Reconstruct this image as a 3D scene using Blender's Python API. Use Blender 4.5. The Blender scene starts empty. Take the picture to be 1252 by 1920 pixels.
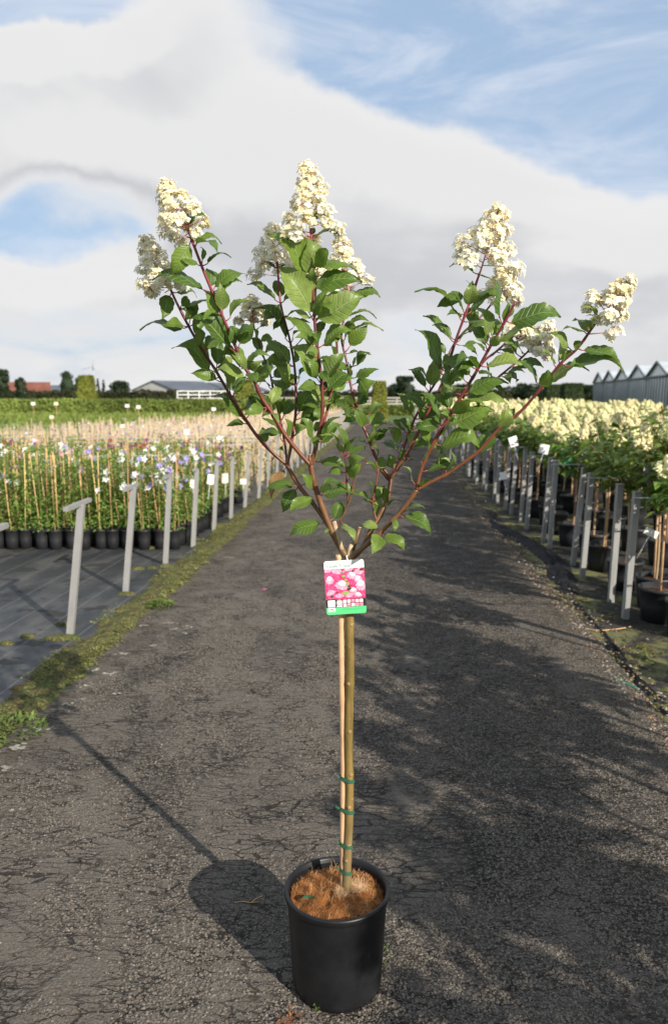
import bpy, math, random
from mathutils import Vector, noise
R = random.Random(7)
SC = bpy.context.scene
COL = SC.collection

# ------------------------------------------------------------------ camera
F, CX, CY, HOR, CAMH = 1450.0, 626.0, 960.0, 738.0, 1.54
PIT = math.atan((CY - HOR) / F)
cam = bpy.data.cameras.new('camera'); camo = bpy.data.objects.new('camera', cam); COL.objects.link(camo)
camo.location = (0, 0, CAMH); camo.rotation_euler = (math.pi / 2 - PIT, 0, 0)
cam.sensor_fit = 'VERTICAL'; cam.sensor_height = 36.0; cam.lens = 36.0 * F / 1920.0
cam.clip_start = 0.05; cam.clip_end = 6000
cam.dof.use_dof = True; cam.dof.focus_distance = 1.9; cam.dof.aperture_fstop = 4.6
SC.camera = camo
SC.render.resolution_x, SC.render.resolution_y = 667, 1024
SC.view_settings.view_transform = 'Standard'; SC.view_settings.look = 'None'
SC.view_settings.exposure = 0.55; SC.view_settings.gamma = 1.0
SC.render.engine = 'CYCLES'
SC.cycles.use_denoising = True
SC.cycles.max_bounces = 6; SC.cycles.diffuse_bounces = 3; SC.cycles.glossy_bounces = 2
SC.cycles.transmission_bounces = 3; SC.cycles.transparent_max_bounces = 6

def ray(px, py):
    a, b = (px - CX) / F, (CY - py) / F
    return Vector((a, math.cos(PIT) + b * math.sin(PIT), -math.sin(PIT) + b * math.cos(PIT)))
def at(px, py, Y):
    d = ray(px, py); return Vector((0, 0, CAMH)) + d * (Y / d.y)
def gnd(px, py, z=0.0):
    d = ray(px, py); return Vector((0, 0, CAMH)) + d * ((z - CAMH) / d.z)

# ------------------------------------------------------------------ world: Nishita sky with broken cloud
SUN_EL, SUN_AZ = math.radians(27.5), math.radians(140.6)      # azimuth clockwise from +Y
W = bpy.data.worlds.new('World'); SC.world = W; W.use_nodes = True
nt = W.node_tree; nt.nodes.clear()
class G:
    """tiny node-graph helper"""
    def __init__(s, tree): s.t = tree
    def n(s, kind, **kw):
        nd = s.t.nodes.new(kind)
        for k, v in kw.items(): setattr(nd, k, v)
        return nd
    def link(s, a, b): s.t.links.new(a, b)
    def m(s, op, a, b=0.0, c=0.0, clamp=False):
        nd = s.n('ShaderNodeMath', operation=op, use_clamp=clamp)
        for i, v in enumerate((a, b, c)):
            if i >= len(nd.inputs): break
            if hasattr(v, 'is_linked') or hasattr(v, 'links'): s.link(v, nd.inputs[i])
            else: nd.inputs[i].default_value = v
        return nd.outputs[0]
    def ss(s, x, lo, hi, o0=0.0, o1=1.0):
        nd = s.n('ShaderNodeMapRange', interpolation_type='SMOOTHSTEP')
        s.link(x, nd.inputs[0])
        for i, v in enumerate((lo, hi, o0, o1)): nd.inputs[i + 1].default_value = v
        return nd.outputs[0]
    def mix(s, f, a, b, blend='MIX'):
        nd = s.n('ShaderNodeMix', data_type='RGBA', blend_type=blend)
        for i, v in ((0, f), (6, a), (7, b)):
            if hasattr(v, 'links'): s.link(v, nd.inputs[i])
            elif i == 0: nd.inputs[0].default_value = v
            else: nd.inputs[i].default_value = (*v, 1.0) if len(v) == 3 else v
        return nd.outputs[2]
    def noise(s, vec, scale, detail=4.0, rough=0.5, dist=0.0):
        nd = s.n('ShaderNodeTexNoise'); nd.inputs['Scale'].default_value = scale
        nd.inputs['Detail'].default_value = detail; nd.inputs['Roughness'].default_value = rough
        nd.inputs['Distortion'].default_value = dist
        if vec is not None: s.link(vec, nd.inputs['Vector'])
        return nd.outputs[0]
    def voro(s, vec, scale, feature='F1', rnd=1.0, out=0):
        nd = s.n('ShaderNodeTexVoronoi', feature=feature); nd.inputs['Scale'].default_value = scale
        nd.inputs['Randomness'].default_value = rnd
        if vec is not None: s.link(vec, nd.inputs['Vector'])
        return nd.outputs[out]
    def mapv(s, vec, scale=(1, 1, 1), loc=(0, 0, 0), rot=(0, 0, 0)):
        nd = s.n('ShaderNodeMapping'); s.link(vec, nd.inputs[0])
        nd.inputs['Scale'].default_value = scale; nd.inputs['Location'].default_value = loc
        nd.inputs['Rotation'].default_value = rot
        return nd.outputs[0]

def uv_of(px, py):
    d = ray(px, py); return d.x / d.y, d.z / d.y
# cloud banks (+) and blue gaps (-): centre and half-size in photo pixels turned into directions, weight
BANKS = [(230, 210, 420, 230, 0.62), (480, 330, 520, 140, 0.50), (800, 420, 470, 150, 0.45), (1120, 520, 380, 150, 0.40), (420, 470, 500, 150, 0.35),
         (1020, 70, 520, 210, -0.62), (700, 40, 200, 130, -0.25), (1210, 270, 260, 80, -0.42), (165, 400, 200, 72, -1.25), (60, -10, 220, 50, -0.8), (700, 250, 160, 70, 0.25), (1150, 400, 140, 30, -0.25)]
g = G(nt)
geo = g.n('ShaderNodeTexCoord').outputs['Generated']
def cloud_density(shift):
    sep = g.n('ShaderNodeSeparateXYZ'); g.link(geo, sep.inputs[0])
    x, y, z0 = sep.outputs
    z = g.m('ADD', z0, shift)
    zz = g.m('ADD', g.m('MAXIMUM', z, 0.0), 0.22)
    comb = g.n('ShaderNodeCombineXYZ')
    g.link(g.m('DIVIDE', x, zz), comb.inputs[0]); g.link(g.m('DIVIDE', y, zz), comb.inputs[1])
    big = g.noise(comb.outputs[0], 1.35, 7.0, 0.52, 0.25)
    # wisps of the bank edges, in direction space
    c2 = g.n('ShaderNodeCombineXYZ'); g.link(x, c2.inputs[0]); g.link(y, c2.inputs[1]); g.link(z, c2.inputs[2])
    w1 = g.m('SUBTRACT', g.noise(c2.outputs[0], 6.0, 6.0, 0.55), 0.5)
    w2 = g.m('SUBTRACT', g.noise(g.mapv(c2.outputs[0], loc=(3.1, 1.7, 0.4)), 6.0, 6.0, 0.55), 0.5)
    yy = g.m('MAXIMUM', y, 0.05)
    u = g.m('ADD', g.m('DIVIDE', x, yy), g.m('MULTIPLY', w1, 0.16))
    v = g.m('ADD', g.m('DIVIDE', z, yy), g.m('MULTIPLY', w2, 0.10))
    front = g.ss(y, 0.05, 0.4)
    tot = None
    for cx, cy, rx, ry, w in BANKS:
        u0, v0 = uv_of(cx, cy); du = rx / F; dv = ry / F
        a = g.m('DIVIDE', g.m('SUBTRACT', u, u0), du); b = g.m('DIVIDE', g.m('SUBTRACT', v, v0), dv)
        r2 = g.m('ADD', g.m('MULTIPLY', a, a), g.m('MULTIPLY', b, b))
        bl = g.ss(r2, 1.6, 0.1, 0.0, w)
        tot = bl if tot is None else g.m('ADD', tot, bl)
    low = g.ss(z, 0.16, 0.0, 0.0, 0.20)
    d = g.m('ADD', g.m('ADD', big, low), g.m('MULTIPLY', g.m('MULTIPLY', tot, front), 0.62))
    return g.m('ADD', d, g.m('MULTIPLY', w1, 0.22))
sky = g.n('ShaderNodeTexSky', sky_type='NISHITA', sun_disc=False)
sky.sun_elevation = SUN_EL; sky.sun_rotation = SUN_AZ; sky.air_density = 1.0; sky.dust_density = 1.6; sky.ozone_density = 1.2
d0 = cloud_density(0.0); d1 = cloud_density(0.05)
cover = g.ss(d0, 0.38, 0.70)
thick = g.ss(d0, 0.52, 1.02)
lit = g.ss(g.m('SUBTRACT', d0, d1), -0.22, 0.24, 0.36, 0.9)             # what stands free above catches the sun
base = g.mix(thick, (8.7, 8.8, 9.0), (4.9, 5.05, 5.5))
ccol = g.mix(lit, base, (9.3, 9.2, 9.1))
skyb = g.mix(0.62, sky.outputs[0], (5.6, 7.6, 10.4))             # thin high haze
c3 = g.n('ShaderNodeMapping'); g.link(geo, c3.inputs[0]); c3.inputs['Rotation'].default_value = (0.0, 0.35, 0.3); c3.inputs['Scale'].default_value = (1.2, 1.2, 4.5)
cir = g.ss(g.noise(c3.outputs[0], 3.2, 7, 0.62, 0.6), 0.40, 0.72)
skyb = g.mix(g.m('MULTIPLY', cir, 0.62), skyb, (8.6, 9.0, 9.9))     # streaks of cirrus
col = g.mix(g.m('MULTIPLY', cover, 0.96), skyb, ccol)
bg = g.n('ShaderNodeBackground'); g.link(col, bg.inputs[0]); bg.inputs[1].default_value = 0.064
g.link(bg.outputs[0], g.n('ShaderNodeOutputWorld').inputs[0])
W.cycles.sampling_method = 'MANUAL'; W.cycles.sample_map_resolution = 512

sun = bpy.data.lights.new('sun', 'SUN'); sun.energy = 5.0; sun.angle = math.radians(0.55); sun.color = (1.0, 0.915, 0.79)
suno = bpy.data.objects.new('sun', sun); COL.objects.link(suno)
SDIR = Vector((math.sin(SUN_AZ) * math.cos(SUN_EL), math.cos(SUN_AZ) * math.cos(SUN_EL), math.sin(SUN_EL)))
suno.rotation_euler = (-SDIR).to_track_quat('-Z', 'Y').to_euler(); suno.location = (3, -4, 6)

# ------------------------------------------------------------------ helpers
def tag(o, label=None, cat=None, group=None, kind=None):
    if label: o['label'] = label
    if cat: o['category'] = cat
    if group: o['group'] = group
    if kind: o['kind'] = kind
    return o
def empty(name, loc, label=None, cat=None, group=None):
    o = bpy.data.objects.new(name, None); COL.objects.link(o); o.location = loc; o.empty_display_size = 0.05
    return tag(o, label, cat, group)
def obj(name, me, parent=None, loc=None):
    o = bpy.data.objects.new(name, me); COL.objects.link(o)
    if parent: o.parent = parent
    if loc is not None: o.location = loc
    return o
class MB:
    """collects vertices and faces, then one mesh"""
    def __init__(s): s.v = []; s.f = []; s.mi = []; s.uv = {}; s.cur = 0
    def add(s, vs, fs, uvs=None):
        b = len(s.v); s.v.extend([tuple(p) for p in vs])
        for f in fs: s.f.append(tuple(i + b for i in f)); s.mi.append(s.cur)
        if uvs:
            for i, q in enumerate(uvs): s.uv[b + i] = q
    def box(s, c, d, rz=0.0):
        c = Vector(c); x, y, z = d[0] / 2, d[1] / 2, d[2] / 2; ca, sa = math.cos(rz), math.sin(rz)
        vs = [c + Vector((i * x * ca - j * y * sa, i * x * sa + j * y * ca, k * z)) for k in (-1, 1) for j in (-1, 1) for i in (-1, 1)]
        s.add(vs, [(0, 2, 3, 1), (4, 5, 7, 6), (0, 1, 5, 4), (2, 6, 7, 3), (0, 4, 6, 2), (1, 3, 7, 5)])
    def tube(s, pts, rad, n=8, cap=True):
        pts = [Vector(p) for p in pts]
        if not hasattr(rad, '__len__'): rad = [rad] * len(pts)
        vs = []; ref = None
        for i, p in enumerate(pts):
            t = (pts[min(i + 1, len(pts) - 1)] - pts[max(i - 1, 0)]).normalized()
            if ref is None: ref = t.orthogonal().normalized()
            ref = (ref - t * ref.dot(t)).normalized(); b = t.cross(ref)
            for k in range(n):
                a = 2 * math.pi * k / n
                vs.append(p + (ref * math.cos(a) + b * math.sin(a)) * rad[i])
        fs = [(i * n + k, i * n + (k + 1) % n, (i + 1) * n + (k + 1) % n, (i + 1) * n + k) for i in range(len(pts) - 1) for k in range(n)]
        if cap: fs += [tuple(range(n))[::-1], tuple((len(pts) - 1) * n + k for k in range(n))]
        s.add(vs, fs)
    def lathe(s, prof, n=32, c=(0, 0, 0)):
        vs = [(c[0] + r * math.cos(2 * math.pi * k / n), c[1] + r * math.sin(2 * math.pi * k / n), c[2] + z) for r, z in prof for k in range(n)]
        s.add(vs, [(i * n + k, i * n + (k + 1) % n, (i + 1) * n + (k + 1) % n, (i + 1) * n + k) for i in range(len(prof) - 1) for k in range(n)])
    def mesh(s, name, mats, off=None, smooth=True):
        me = bpy.data.meshes.new(name)
        vs = s.v if off is None else [(p[0] - off[0], p[1] - off[1], p[2] - off[2]) for p in s.v]
        me.from_pydata(vs, [], s.f)
        for m in (mats if isinstance(mats, (list, tuple)) else [mats]): me.materials.append(m)
        if any(s.mi): me.polygons.foreach_set('material_index', s.mi)
        if smooth: me.polygons.foreach_set('use_smooth', [True] * len(s.f))
        if s.uv:
            l = me.uv_layers.new(name='UVMap'); buf = []
            for lp in me.loops: buf.extend(s.uv.get(lp.vertex_index, (0.0, 0.0)))
            l.data.foreach_set('uv', buf)
        me.update(); return me
    def build(s, name, mats, parent=None, off=None, smooth=True):
        return obj(name, s.mesh(name, mats, off, smooth), parent)
def copy_tree(o, parent=None):
    c = o.copy(); COL.objects.link(c)
    if parent: c.parent = parent
    for ch in o.children: copy_tree(ch, c)
    return c
def rv(a=1.0): return Vector((R.uniform(-a, a), R.uniform(-a, a), R.uniform(-a, a)))
def smooth_path(pts, k=6):
    pts = [Vector(p) for p in pts]; out = []
    for i in range(len(pts) - 1):
        p0, p1, p2, p3 = pts[max(i - 1, 0)], pts[i], pts[i + 1], pts[min(i + 2, len(pts) - 1)]
        for j in range(k):
            t = j / k
            out.append(0.5 * (2 * p1 + (p2 - p0) * t + (2 * p0 - 5 * p1 + 4 * p2 - p3) * t * t + (3 * p1 - p0 - 3 * p2 + p3) * t ** 3))
    out.append(pts[-1]); return out

# ------------------------------------------------------------------ materials
def mat(name, build=None, base=(0.5, 0.5, 0.5), rough=0.7, spec=0.3, metal=0.0, var=0.0, nscale=8.0, bump=0.0, bscale=60.0, trans=0.0, tcol=None, rnd=0.0):
    m = bpy.data.materials.new(name); m.use_nodes = True
    q = G(m.node_tree); p = m.node_tree.nodes['Principled BSDF']; out = m.node_tree.nodes['Material Output']
    p.inputs['Roughness'].default_value = rough; p.inputs['Specular IOR Level'].default_value = spec; p.inputs['Metallic'].default_value = metal
    p.inputs['Base Color'].default_value = (*base, 1)
    tc = q.n('ShaderNodeTexCoord').outputs['Object']; pos = q.n('ShaderNodeNewGeometry').outputs['Position']
    if build: build(q, p, tc, pos, out)
    else:
        c = None
        if var:
            f = q.noise(tc, nscale, 4, 0.6)
            c = q.mix(q.ss(f, 0.3, 0.7), tuple(v * (1 - var) for v in base), tuple(min(1, v * (1 + var)) for v in base))
        if rnd:
            r = q.n('ShaderNodeObjectInfo').outputs['Random']
            hs = q.n('ShaderNodeHueSaturation'); q.link(q.m('MULTIPLY_ADD', r, 2 * rnd, 1 - rnd), hs.inputs['Value'])
            q.link(q.m('MULTIPLY_ADD', r, 0.05, 0.475), hs.inputs['Hue'])
            if c is not None: q.link(c, hs.inputs['Color'])
            else: hs.inputs['Color'].default_value = (*base, 1)
            c = hs.outputs[0]
        if c is not None: q.link(c, p.inputs['Base Color'])
        if bump:
            b = q.n('ShaderNodeBump'); b.inputs['Strength'].default_value = bump; b.inputs['Distance'].default_value = 0.01
            q.link(q.noise(tc, bscale, 4, 0.6), b.inputs['Height']); q.link(b.outputs[0], p.inputs['Normal'])
        if trans:
            tr = q.n('ShaderNodeBsdfTranslucent'); tr.inputs[0].default_value = (*(tcol or base), 1)
            mx = q.n('ShaderNodeMixShader'); mx.inputs[0].default_value = trans
            q.link(p.outputs[0], mx.inputs[1]); q.link(tr.outputs[0], mx.inputs[2]); q.link(mx.outputs[0], out.inputs[0])
    return m
def bump_to(q, p, h, strength, dist):
    b = q.n('ShaderNodeBump'); b.inputs['Strength'].default_value = strength; b.inputs['Distance'].default_value = dist
    q.link(h, b.inputs['Height']); q.link(b.outputs[0], p.inputs['Normal'])

def asphalt(q, p, tc, pos, out):
    def warp(src, freq, amp, off=(0, 0, 0), det=2):
        w = q.n('ShaderNodeTexNoise'); w.inputs['Scale'].default_value = freq; w.inputs['Detail'].default_value = det; q.link(q.mapv(pos, loc=off), w.inputs['Vector'])
        d = q.n('ShaderNodeVectorMath', operation='MULTIPLY_ADD'); q.link(w.outputs['Color'], d.inputs[0]); d.inputs[1].default_value = (amp, amp, 0); q.link(src, d.inputs[2]); return d.outputs[0]
    d1 = warp(pos, 5.0, 0.05); d2 = warp(d1, 60.0, 0.022, (2, 5, 0), 3)
    crack = q.voro(q.mapv(d2, scale=(8.0, 30.0, 1.0)), 1.0, 'DISTANCE_TO_EDGE')
    gate = q.ss(q.noise(pos, 5.0, 4, 0.65), 0.34, 0.60)
    ck = q.m('MULTIPLY', q.ss(crack, 0.062, 0.022), gate)
    crack2 = q.voro(q.mapv(d2, scale=(30.0, 46.0, 1.0), loc=(3.3, 0.2, 0)), 1.0, 'DISTANCE_TO_EDGE')
    gate2 = q.ss(q.noise(q.mapv(pos, loc=(5, 2, 0)), 5.0, 5, 0.65), 0.44, 0.60)
    ck2 = q.m('MULTIPLY', q.ss(crack2, 0.10, 0.02), gate2)
    sp = warp(pos, 120.0, 0.008, (1, 1, 0))
    stv = q.n('ShaderNodeTexVoronoi', feature='F1'); stv.inputs['Scale'].default_value = 92.0; q.link(sp, stv.inputs['Vector'])
    sd, scol = stv.outputs[0], stv.outputs[1]
    se = q.voro(sp, 92.0, 'DISTANCE_TO_EDGE')
    sx = q.n('ShaderNodeSeparateXYZ'); q.link(pos, sx.inputs[0])
    right = q.ss(sx.outputs[0], -0.6, 0.9, -0.06, 0.10)
    worn = q.ss(q.m('ADD', q.noise(q.mapv(pos, scale=(1.0, 0.5, 1.0)), 1.7, 5, 0.65), right), 0.43, 0.60)      # open, stony wear against closed mastic
    seam = q.m('MULTIPLY', q.ss(se, 0.20, 0.04), q.m('MULTIPLY_ADD', worn, 0.85, 0.15))
    sepc = q.n('ShaderNodeSeparateColor'); q.link(scol, sepc.inputs[0])
    stone = q.mix(q.m('POWER', sepc.outputs[0], 1.5), (0.050, 0.043, 0.036), (0.240, 0.211, 0.178))
    mast = q.mix(q.ss(q.noise(pos, 150.0, 3, 0.8), 0.3, 0.7), (0.066, 0.058, 0.049), (0.196, 0.172, 0.146))
    c = q.mix(q.m('MULTIPLY_ADD', worn, 0.75, 0.2), mast, stone)
    c = q.mix(q.m('MULTIPLY', q.ss(q.noise(pos, 0.8, 5, 0.65), 0.45, 0.7), 0.30), c, (0.062, 0.055, 0.049))
    c = q.mix(q.m('MULTIPLY', q.ss(q.noise(q.mapv(pos, loc=(9, 3, 0)), 1.9, 5, 0.65), 0.5, 0.7), 0.22), c, (0.20, 0.178, 0.150))
    c = q.mix(q.m('MULTIPLY', seam, 0.72), c, (0.022, 0.019, 0.016))
    c = q.mix(q.m('MULTIPLY', ck2, 0.72), c, (0.026, 0.022, 0.018))
    c = q.mix(q.m('MULTIPLY', ck, 0.85), c, (0.020, 0.016, 0.013))
    # pale lichen flecks and dirt, thicker by the two edges of the path
    el = q.m('SUBTRACT', sx.outputs[0], q.m('MULTIPLY_ADD', sx.outputs[1], 0.071, -1.69))
    er = q.m('SUBTRACT', q.m('MULTIPLY_ADD', sx.outputs[1], 0.062, 1.36), sx.outputs[0])
    edge = q.m('MINIMUM', el, er)
    near = q.ss(edge, 0.55, 0.02, 0.0, 1.0)
    lic = q.noise(q.mapv(pos, scale=(1, 1.7, 1), loc=(1, 1, 0)), 24.0, 5, 0.68)
    thr = q.m('MULTIPLY_ADD', near, -0.135, 0.765)
    lk = q.ss(q.m('SUBTRACT', lic, thr), 0.0, 0.035)
    c = q.mix(q.m('MULTIPLY', lk, 0.8), c, (0.33, 0.32, 0.27))
    dirt = q.m('MULTIPLY', q.ss(edge, 0.35, 0.0), q.ss(q.noise(pos, 14.0, 5, 0.7), 0.35, 0.65))
    c = q.mix(q.m('MULTIPLY', dirt, 0.6), c, (0.075, 0.062, 0.042))
    q.link(c, p.inputs['Base Color'])
    h = q.m('SUBTRACT', q.m('MULTIPLY', q.noise(pos, 150.0, 4, 0.75), 0.7), q.m('MULTIPLY', ck, 1.3))
    h = q.m('SUBTRACT', h, q.m('MULTIPLY', ck2, 0.8))
    h = q.m('SUBTRACT', h, q.m('MULTIPLY', q.m('MULTIPLY', sd, q.m('MULTIPLY_ADD', worn, 0.8, 0.2)), 1.1))
    bump_to(q, p, h, 1.0, 0.008)
    p.inputs['Roughness'].default_value = 0.85; p.inputs['Specular IOR Level'].default_value = 0.2
M = {}
M['asphalt'] = mat('asphalt', asphalt)

def fabric(q, p, tc, pos, out):
    rot = q.mapv(pos, rot=(0, 0, 0.088))
    sx = q.n('ShaderNodeSeparateXYZ'); q.link(rot, sx.inputs[0])
    fr = q.m('FRACT', q.m('MULTIPLY', sx.outputs[0], 3.6))
    line = q.ss(q.m('ABSOLUTE', q.m('SUBTRACT', fr, 0.5)), 0.018, 0.006)
    weave = q.noise(q.mapv(rot, scale=(60, 2.0, 1)), 4.0, 3, 0.6)
    c = q.mix(weave, (0.015, 0.017, 0.021), (0.036, 0.039, 0.045))
    dust = q.ss(q.noise(q.mapv(rot, scale=(2.2, 0.9, 1)), 1.6, 5, 0.6), 0.40, 0.66)
    c = q.mix(q.m('MULTIPLY', dust, 0.7), c, (0.095, 0.093, 0.088))
    stain = q.ss(q.noise(q.mapv(rot, scale=(1.6, 2.6, 1), loc=(4, 1, 0)), 1.7, 4, 0.55), 0.56, 0.62)
    c = q.mix(q.m('MULTIPLY', stain, 0.8), c, (0.016, 0.015, 0.012))
    c = q.mix(q.m('MULTIPLY', line, 0.7), c, (0.16, 0.16, 0.16))
    q.link(c, p.inputs['Base Color'])
    q.link(q.ss(stain, 0, 1, 0.50, 0.72), p.inputs['Roughness']); p.inputs['Specular IOR Level'].default_value = 0.45
    bump_to(q, p, q.m('ADD', weave, q.m('MULTIPLY', q.noise(rot, 3.0, 3), 6.0)), 0.35, 0.004)
M['fabric'] = mat('weed_fabric', fabric)
def bedground(q, p, tc, pos, out):
    n1 = q.noise(pos, 2.2, 5, 0.62); n2 = q.noise(q.mapv(pos, scale=(1.5, 1, 1)), 22.0, 5, 0.7)
    c = q.mix(q.ss(n2, 0.35, 0.65), (0.014, 0.013, 0.012), (0.046, 0.042, 0.034))
    c = q.mix(q.m('MULTIPLY', q.ss(q.m('ADD', n1, q.m('MULTIPLY', n2, 0.25)), 0.60, 0.72), 0.85), c, (0.150, 0.150, 0.058))
    fl = q.ss(q.noise(pos, 60.0, 3, 0.6), 0.66, 0.72)
    c = q.mix(q.m('MULTIPLY', fl, 0.8), c, (0.24, 0.20, 0.13))
    q.link(c, p.inputs['Base Color']); p.inputs['Roughness'].default_value = 0.85
    bump_to(q, p, q.noise(pos, 30.0, 5, 0.7), 0.7, 0.012)
M['bed'] = mat('algae_covered_fabric', bedground)
def field(q, p, tc, pos, out):
    n1 = q.noise(pos, 0.09, 4, 0.6); n2 = q.noise(pos, 1.4, 5, 0.7)
    c = q.mix(q.ss(n1, 0.4, 0.6), (0.075, 0.125, 0.030), (0.120, 0.150, 0.042))
    c = q.mix(q.m('MULTIPLY', q.ss(n2, 0.35, 0.7), 0.6), c, (0.055, 0.085, 0.024))
    q.link(c, p.inputs['Base Color']); p.inputs['Roughness'].default_value = 0.9
    bump_to(q, p, n2, 0.8, 0.2)
M['field'] = mat('field_grass', field)
def moss(q, p, tc, pos, out):
    n1 = q.noise(pos, 7.0, 4, 0.6); n2 = q.noise(pos, 70.0, 4, 0.7)
    c = q.mix(q.ss(n1, 0.36, 0.60), (0.150, 0.185, 0.038), (0.23, 0.21, 0.068))
    c = q.mix(q.ss(q.noise(q.mapv(pos, loc=(7, 3, 0)), 11.0, 4, 0.6), 0.50, 0.62), c, (0.17, 0.105, 0.046))
    c = q.mix(q.ss(n2, 0.35, 0.75), (0.030, 0.034, 0.012), c)
    q.link(c, p.inputs['Base Color']); p.inputs['Roughness'].default_value = 0.9
    bump_to(q, p, n2, 0.9, 0.012)
M['moss'] = mat('moss', moss)
M['weed_dull'] = mat('dull_weed_leaf', base=(0.165, 0.175, 0.05), rough=0.7, var=0.6, nscale=5, trans=0.2, tcol=(0.24, 0.28, 0.06))
M['weed'] = mat('weed_leaf', base=(0.115, 0.165, 0.038), rough=0.6, var=0.5, nscale=9, trans=0.25, tcol=(0.2, 0.32, 0.05))
M['pot'] = mat('black_pot_plastic', base=(0.0095, 0.0100, 0.0115), rough=0.42, spec=0.34, var=0.3, nscale=14, bump=0.06, bscale=40)
M['pot2'] = mat('black_grower_pot', base=(0.017, 0.018, 0.020), rough=0.5, spec=0.4, rnd=0.3)
def coir(q, p, tc, pos, out):
    n = q.noise(pos, 240.0, 4, 0.75, 1.2); n2 = q.noise(pos, 26.0, 4, 0.6)
    c = q.mix(n, (0.13, 0.045, 0.014), (0.36, 0.145, 0.045))
    c = q.mix(q.ss(n2, 0.55, 0.72), c, (0.07, 0.028, 0.012))
    q.link(c, p.inputs['Base Color']); p.inputs['Roughness'].default_value = 0.95; p.inputs['Specular IOR Level'].default_value = 0.1
    bump_to(q, p, n, 1.0, 0.006)
M['coir'] = mat('coir', coir)
M['fibre'] = mat('coir_fibre', base=(0.29, 0.120, 0.040), rough=0.9, spec=0.1, var=0.5, nscale=40)
M['fibre_pale'] = mat('pale_coir_fibre', base=(0.55, 0.36, 0.20), rough=0.9, spec=0.1, var=0.3, nscale=40)
M['soil'] = mat('potting_soil', base=(0.11, 0.065, 0.04), rough=0.95, spec=0.1, var=0.5, nscale=40, bump=0.6, bscale=80)
def trunk(q, p, tc, pos, out):
    n = q.noise(q.mapv(pos, scale=(30, 30, 7)), 1.4, 5, 0.6)
    sx = q.n('ShaderNodeSeparateXYZ'); q.link(pos, sx.inputs[0])
    c = q.mix(q.ss(n, 0.35, 0.66), (0.125, 0.090, 0.022), (0.225, 0.150, 0.050))
    grey = q.ss(sx.outputs[2], 0.56, 0.30)
    c = q.mix(q.m('MULTIPLY', grey, 0.55), c, (0.20, 0.145, 0.085))
    len_ = q.ss(q.noise(q.mapv(pos, scale=(1, 1, 0.6)), 260.0, 2, 0.5), 0.70, 0.75)
    c = q.mix(len_, c, (0.42, 0.33, 0.20))
    q.link(c, p.inputs['Base Color']); p.inputs['Roughness'].default_value = 0.5; p.inputs['Specular IOR Level'].default_value = 0.4
    bump_to(q, p, n, 0.5, 0.004)
M['trunk'] = mat('hydrangea_stem_bark', trunk)
def twig(q, p, tc, pos, out):
    sx = q.n('ShaderNodeSeparateXYZ'); q.link(pos, sx.inputs[0])
    n = q.noise(q.mapv(pos, scale=(1, 1, 0.25)), 70.0, 4, 0.6)
    z = q.m('ADD', sx.outputs[2], q.m('MULTIPLY', q.m('SUBTRACT', n, 0.5), 0.10))
    cr = q.n('ShaderNodeValToRGB'); q.link(q.ss(z, 1.10, 2.05), cr.inputs[0]); e = cr.color_ramp.elements
    for _ in range(3): e.new(0.5)
    for el, (ps, cc) in zip(e, ((0.0, (0.16, 0.088, 0.034)), (0.17, (0.150, 0.058, 0.022)), (0.33, (0.155, 0.034, 0.020)), (0.62, (0.090, 0.014, 0.018)), (0.95, (0.27, 0.034, 0.055)))):
        el.position = ps; el.color = (*cc, 1)
    c = q.mix(q.m('MULTIPLY', q.ss(n, 0.45, 0.7), 0.45), cr.outputs[0], (0.055, 0.018, 0.014))
    q.link(c, p.inputs['Base Color']); p.inputs['Roughness'].default_value = 0.42; p.inputs['Specular IOR Level'].default_value = 0.45
    bump_to(q, p, n, 0.25, 0.003)
M['twig'] = mat('red_twig_bark', twig)
M['petiole'] = mat('red_petiole', base=(0.27, 0.055, 0.060), rough=0.45)
M['rachis'] = mat('pink_flower_stalk', base=(0.50, 0.20, 0.17), rough=0.5)
M['cutwood'] = mat('pale_cut_wood', base=(0.45, 0.34, 0.22), rough=0.8, var=0.3, nscale=60)
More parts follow.
